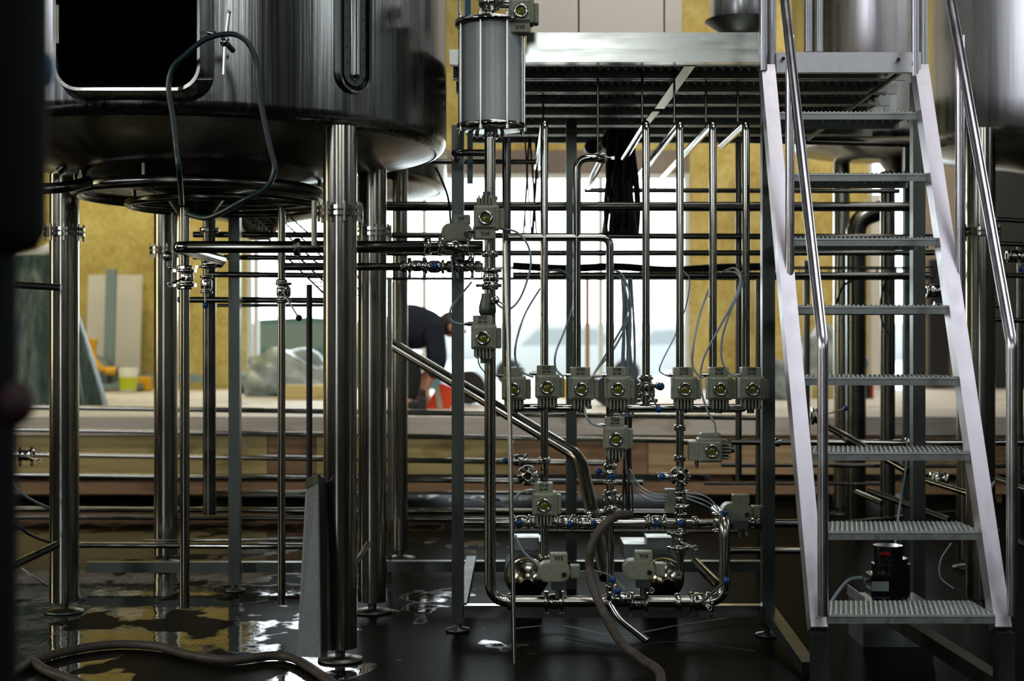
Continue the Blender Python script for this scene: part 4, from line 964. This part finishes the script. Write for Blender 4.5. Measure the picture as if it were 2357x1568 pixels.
cable('thin cable looping from the tray down to V25\'s gland', [(1575,625,5.5),(1587,645,5.3),(1580,700,5.25),(1555,770,5.2),(1525,830),(1519,855),(1542,868)], .0025)
cable('cable rising from V27\'s gland beside its pipe', [(1634,662,5.3),(1612,720,5.1),(1597,790),(1594,840),(1608,865),(1620,868)])
cable('long cable passing between V25 and V27 to the sideways valve', [(1660,628,5.5),(1690,617,5.3),(1705,640,5.1),(1690,690),(1650,765),(1618,830),(1613,890),(1628,945),(1645,975),(1648,1005)])
cable('cable looping from the tray down to V28\'s gland', [(1675,625,5.5),(1698,630,5.3),(1706,660,5.1),(1680,720),(1662,780),(1662,830),(1680,860),(1698,868)])
cable('short cable dropping from V24 to V26\'s gland', [(1346,932,5.1),(1348,955),(1362,975),(1385,982)])
cable('short cable at V14\'s gland', [(1184,1148),(1200,1133),(1232,1128)])
cable('cable slanting from the drain tube down to V15', [(1186,1232),(1205,1270),(1240,1302)], .004)
cable('cable bending from V13\'s gland up behind the frame post', [(1090,748),(1050,744),(1036,732),(1040,705),(1060,680,5.2),(1085,650,5.4)])
cable('thin dark cable dropping from the short upper pipe behind the frame post', [(1038,590,5.05),(1045,640,5.05),(1060,670,5.2)], .0028)
cable('dark chain-like cable dangling below V13', [(1100,822),(1104,842),(1120,862)], .002, 'cable_dark')
for i, (dy, l) in enumerate(((0,'upper'),(10,'middle'),(20,'lower'))):
    cable('%s of three thin cables sweeping from the cable bundle to the junction box' % l, [(1450,1080+dy,5.3),(1470,1115+dy,5.2),(1500,1135+dy*.8),(1535,1140+dy*.7)], .0028)
    cable('%s of three thin cables curving from the junction box to the right elbow valve' % l, [(1580,1135+dy*.6,5.1),(1610,1138+dy),(1635,1150+dy),(1655,1175+dy*.5)], .0028)
cable('cable running right from V15 under the brown hose', [(1325,1318),(1370,1315,5.1),(1410,1330,5.15),(1440,1360,5.1)], .0035)
cable('pale flexible cable from the black motor down to the left', [(1985,1330,5.0),(1955,1335,5.0),(1930,1362,5.0),(1908,1395,5.0)], .0065, 'cable_grey')
cable('thin cable hanging down behind the sixth and seventh tread', [(2088,1020,5.6),(2083,1090,5.6),(2070,1170,5.6),(2060,1260,5.4)], .004)
cable('thin dark cable arch behind the fourth tread', [(1925,700,6.8),(1940,660,6.8),(1965,645,6.8)], .005, 'cable_dark')
cable('thin dark cable hanging by the dark upright pipe behind the stair', [(2040,640,6.8),(2028,690,6.8),(2030,740,6.8),(2048,770,6.8)], .005, 'cable_dark')
cable('thin dark cable curling at the lower right behind the stair', [(2190,1250,5.8),(2165,1290,5.8),(2165,1330,5.8),(2195,1355,5.8)], .003, 'cable_grey')
cable('teal cable swinging in from the left edge, upper', [(-20,1020,5.2),(15,1085,5.2),(55,1140,5.2),(112,1170,5.5)], .006, 'cable_grey')
cable('dark cable swinging in from the left edge, middle', [(-20,1140,5.2),(20,1180,5.2),(60,1225,5.2),(112,1248,5.5)], .006, 'cable_dark')
cable('thin cable at the left edge, lowest', [(50,1308,5.0),(80,1330,5.0),(112,1350,5.2)], .003)
cable('black cable dangling right of the second tank', [(1003,385,5.9),(1030,450,5.9),(1038,520,5.9)], .005, 'cable_dark')
pipe('dark pipe slanting up to the left leg from the left edge', [(-30,1330,5.0),(130,1255,5.4)], 20, 'dull_pipe')
cable('brown rubber hose curving from the manifold down to the floor on the right', [(1450,1185,5.05),(1420,1188,4.98),(1385,1215,4.92),(1362,1260,4.9),(1357,1310,4.9),(1368,1360,4.85),(1395,1420,4.78),(1430,1480,4.62),(1480,1520,4.52),(1518,1548,4.42),(1512,1590,4.30),(1450,1600,4.26)], .0155, 'brown_hose', name='rubber_hose', cat='hose')
fl = lambda px, py: (px, py, (ZE-.017)*F/(py-CY))
cable('long brown hose lying across the wet floor at lower left', [fl(-30,1590), fl(60,1530), fl(150,1500), fl(260,1484), fl(360,1488), fl(440,1508), fl(530,1520), fl(620,1510), fl(670,1514), fl(710,1535), fl(760,1570), fl(800,1600)], .0155, 'brown_hose', name='rubber_hose', cat='hose')
cable('inner loop of brown hose on the wet floor at lower left', [fl(70,1520), fl(110,1545), fl(180,1570), fl(240,1600)], .0155, 'brown_hose', name='rubber_hose', cat='hose')
cable('thin white wire lying on the floor under the skid', [fl(1180,1448), fl(1290,1440), fl(1420,1462), fl(1560,1440), fl(1660,1425), fl(1730,1415)], .0022, 'cable_grey')
cable('thin dark wire lying on the floor in front of the skid', [fl(1300,1470), fl(1420,1490), fl(1560,1478), fl(1740,1500)], .0022, 'cable_dark')
pipe('chrome hose pipe leaving the bottom pipe down to the floor', [(1405,1390,4.98),(1425,1425,4.95),(1490,1476,4.9)], 17, 'polished', bend=.05, name='hose_pipe')
# light metal duct piece on platform left, red strip
# ------------------------------------------------------------------ person
DPp = 10.45
def sk_obj(name, J, E, mat, parent, root, sub=2):
    me = bpy.data.meshes.new(name); names = list(J); org = W[parent] if parent else V((0,0,0))
    me.from_pydata([J[k][0]-org for k in names], [(names.index(a), names.index(b)) for a, b in E], [])
    o = bpy.data.objects.new(name, me); COL.objects.link(o); o.modifiers.new('Skin', 'SKIN')
    for i, k in enumerate(names):
        r = J[k][1]; r = r if isinstance(r, tuple) else (r, r)
        me.skin_vertices[0].data[i].radius = r; me.skin_vertices[0].data[i].use_root = (k == root)
    o.modifiers['Skin'].use_smooth_shade = True
    s = o.modifiers.new('Sub', 'SUBSURF'); s.levels = sub; s.render_levels = sub
    me.materials.append(M[mat])
    if parent: o.parent = parent; o.location = (0,0,0)
    W[o] = org; return o
def Q(px, py, dy=0.): return U(px, py, DPp+dy)
P0 = U(905, 940, DPp); pr = thing('person', (P0.x, DPp, DT), 'person in a navy jacket and dark trousers bending far forward over the timber slab', 'person')
J = {'hip': (Q(898,772), .11), 'waist': (Q(925,752), .12), 'chest': (Q(962,752), .13), 'upper': (Q(998,750), .10), 'neck': (Q(1018,752), .055), 'skull': (Q(1033,748), .07), 'head': (Q(1042,752,.0), .085), 'chin': (Q(1043,778), .05)}
E = [('hip','waist'),('waist','chest'),('chest','upper'),('upper','neck'),('neck','skull'),('skull','head'),('head','chin')]
for s, n_ in ((-.17,'L'), (.17,'R')):
    dx = 12 if s < 0 else 0
    J.update({'sh'+n_: (Q(1000,762,s), .06), 'el'+n_: (Q(1000+dx,838,s*1.1), .042), 'wr'+n_: (Q(968+dx,892+(-14 if s > 0 else 0),s*.7), .026), 'pa'+n_: (Q(965+dx,908+(-14 if s > 0 else 0),s*.7), .034)})
    E += [('upper','sh'+n_),('sh'+n_,'el'+n_),('el'+n_,'wr'+n_),('wr'+n_,'pa'+n_)]
    for f_, fx, fl_ in ((0,-8,17),(1,-3,20),(2,2,19),(3,7,16)):
        J['f%d'%f_+n_] = (J['pa'+n_][0]+V((fx*.0032, (f_-1.5)*.004, -.022)), .011); J['g%d'%f_+n_] = (J['pa'+n_][0]+V((fx*.0040, (f_-1.5)*.006, -.022-fl_*.0028)), .009)
        E += [('pa'+n_,'f%d'%f_+n_),('f%d'%f_+n_,'g%d'%f_+n_)]
    J['th'+n_] = (J['pa'+n_][0]+V((.035,-.02,-.012)), .011); J['ti'+n_] = (J['pa'+n_][0]+V((.045,-.03,-.045)), .009)
    E += [('pa'+n_,'th'+n_),('th'+n_,'ti'+n_)]
    J.update({'hj'+n_: (Q(898,785,s*.6), .095), 'kn'+n_: (Q(952-(8 if s > 0 else 0),856,s*.8), .065), 'an'+n_: (Q(942-(10 if s > 0 else 0),925,s*.8), .042), 'to'+n_: (Q(972-(10 if s > 0 else 0),936,s*.8), .034)})
    E += [('hip','hj'+n_),('hj'+n_,'kn'+n_),('kn'+n_,'an'+n_),('an'+n_,'to'+n_)]
sk_obj('body', J, E, 'skin', pr, 'hip')
Jj = {k: (J[k][0], r) for k, r in (('hip',.15),('waist',.185),('chest',.195),('upper',.14),('neck',.075),('shL',.085),('elL',.065),('shR',.085),('elR',.065))}
Jj['fL'] = ((J['elL'][0]*.4+J['wrL'][0]*.6), .042); Jj['fR'] = ((J['elR'][0]*.4+J['wrR'][0]*.6), .042)
sk_obj('jacket', Jj, [('hip','waist'),('waist','chest'),('chest','upper'),('upper','neck'),('upper','shL'),('shL','elL'),('elL','fL'),('upper','shR'),('shR','elR'),('elR','fR')], 'navy_cloth', pr, 'hip')
Jt = {k: (J[k][0], r) for k, r in (('hip',.14),('hjL',.115),('knL',.082),('anL',.06),('hjR',.115),('knR',.082),('anR',.06))}
sk_obj('trousers', Jt, [('hip','hjL'),('hjL','knL'),('knL','anL'),('hip','hjR'),('hjR','knR'),('knR','anR')], 'trousers', pr, 'hip')
for n_ in 'LR':
    a, b = J['an'+n_][0], J['to'+n_][0]
    MB().tube([V((a.x-.03,a.y,DT+.045)), V((a.x+.03,a.y,DT+.05)), V((b.x,b.y,DT+.035)), V((b.x+.03,b.y,DT+.03))], [.035,.045,.036,.02], 14).build('shoe', 'black_rubber', pr)
h = J['head'][0]
MB().ball(h+V((-.012,0,.02)), .098, 20, (1,.9,.95)).build('hair', 'hair', pr)
MB().ball(h+V((-.01,-.09,-.01)), .022, 10, (1,.5,1.3)).ball(h+V((.085,0,-.035)), .016, 8).ball(h+V((.075,-.03,-.015)), .009, 8).ball(h+V((.075,.03,-.015)), .009, 8).build('face_features', 'skin', pr)
tag(MB().box(Q(972,912,-.30)+V((0,0,-.0)), (.055,.05,.10), bev=.01).box(V((Q(972,0,-.30).x,DPp-.30,DT+.05)), (.06,.09,.10), bev=.01).build('power_tool', 'black_rubber'), 'black hand tool held near the slab by the bending person', 'tool')

# ------------------------------------------------------------------ light
def area(name, loc, rot, sx, sy, rad, col):
    l = bpy.data.lights.new(name, 'AREA'); l.shape = 'RECTANGLE'; l.size = sx; l.size_y = sy
    l.energy = rad*PI*sx*sy; l.color = col; o = bpy.data.objects.new(name, l); COL.objects.link(o)
    o.location = loc; o.rotation_euler = rot; return o
LAV = (.90,.90,1)
for (y0, y1, z0, z1), q_, c_ in zip(HL, (6.0, 7.5), (LAV, (1,.86,.48))): area('daylight_left_bay', (XL+.02,(y0+y1)/2,(z0+z1)/2), (0,-PI/2,0), z1-z0, y1-y0, q_, c_)
for (x0, x1, z0, z1), q_ in zip(HF, (5, 5.5, 4.5)): area('daylight_front_bay', ((x0+x1)/2,YF+.02,(z0+z1)/2), (PI/2,0,0), x1-x0, z1-z0, q_, (.92,.96,.95))
for (y0, y1, z0, z1), q_ in zip(HR, (3.6, .8)): area('daylight_right_bay', (XR-.02,(y0+y1)/2,(z0+z1)/2), (0,PI/2,0), z1-z0, y1-y0, q_, (.9,.97,1))
x0, x1, y0, y1 = HS[0]; area('daylight_skylight', ((x0+x1)/2,(y0+y1)/2,ZT-.02), (0,0,0), x1-x0, y1-y0, 1.35, (.95,.91,1))
area('cabinet_fill_light', (1.1,4.6,6.2), (math.radians(36),0,0), 2.6, .3, 16, (1,.95,.88)).data.spread = math.radians(100)  # added to brighten the pale cabinet; no such lamp is known
area('wall_fill_left', (-4.4, 13.3, 4.9), (math.radians(22),0,0), 2.4, .4, 24, (1,.92,.52))  # added to light up the left chipboard wall; no lamp seen there
area('wall_fill_right', (3.6, 12.8, 4.9), (math.radians(25),0,0), 3.6, .4, 17, (1,.9,.74))  # added light for the right chipboard wall, without a real fixture
l_ = area('timber_fill_light', (-1.0, 7.7, 5.6), (math.radians(38),0,0), 9, .3, 9, (1,.9,.68)); l_.data.spread = math.radians(110)  # invented source that brightens the front faces of the timber stack
area('daylight_portal_note', ((xb(566)+xb(1588))/2, YB-.05, 1.4), (-PI/2,0,0), xb(1588)-xb(566), 2.7, 1, (1,1,1)).data.cycles.is_portal = True
w = bpy.data.worlds.new('World'); sc.world = w; w.use_nodes = True
wt = w.node_tree; bg = wt.nodes['Background']; bg.inputs[0].default_value = (.88,.95,1,1)
tc = wt.nodes.new('ShaderNodeTexCoord'); sx = wt.nodes.new('ShaderNodeSeparateXYZ'); wt.links.new(tc.outputs['Generated'], sx.inputs[0])
sr = rng(wt, sx.outputs[1], 1.0, 7, .1, .62); wt.links.new(sr.outputs[0], bg.inputs[1])     # overcast sky, brightest towards the low sun beyond the back windows

# ------------------------------------------------------------------ camera
cd = bpy.data.cameras.new('Camera'); co = bpy.data.objects.new('Camera', cd); COL.objects.link(co)
co.location = (0,0,ZE); co.rotation_euler = (PI/2,0,0); cd.sensor_width = 36; cd.lens = 36*F/2357; cd.clip_start = .05; cd.clip_end = 300
cd.dof.use_dof = True; cd.dof.focus_distance = 5.0; cd.dof.aperture_fstop = 2.4
sc.camera = co
vs = sc.view_settings; vs.view_transform = 'Standard'; vs.look = 'None'; vs.gamma = 1; vs.exposure = .22; vs.use_curve_mapping = False
sc.cycles.use_denoising = True
sc.cycles.max_bounces = 8; sc.cycles.glossy_bounces = 5; sc.cycles.diffuse_bounces = 3; sc.cycles.caustics_reflective = False; sc.cycles.caustics_refractive = False
sc.cycles.sample_clamp_indirect = 6
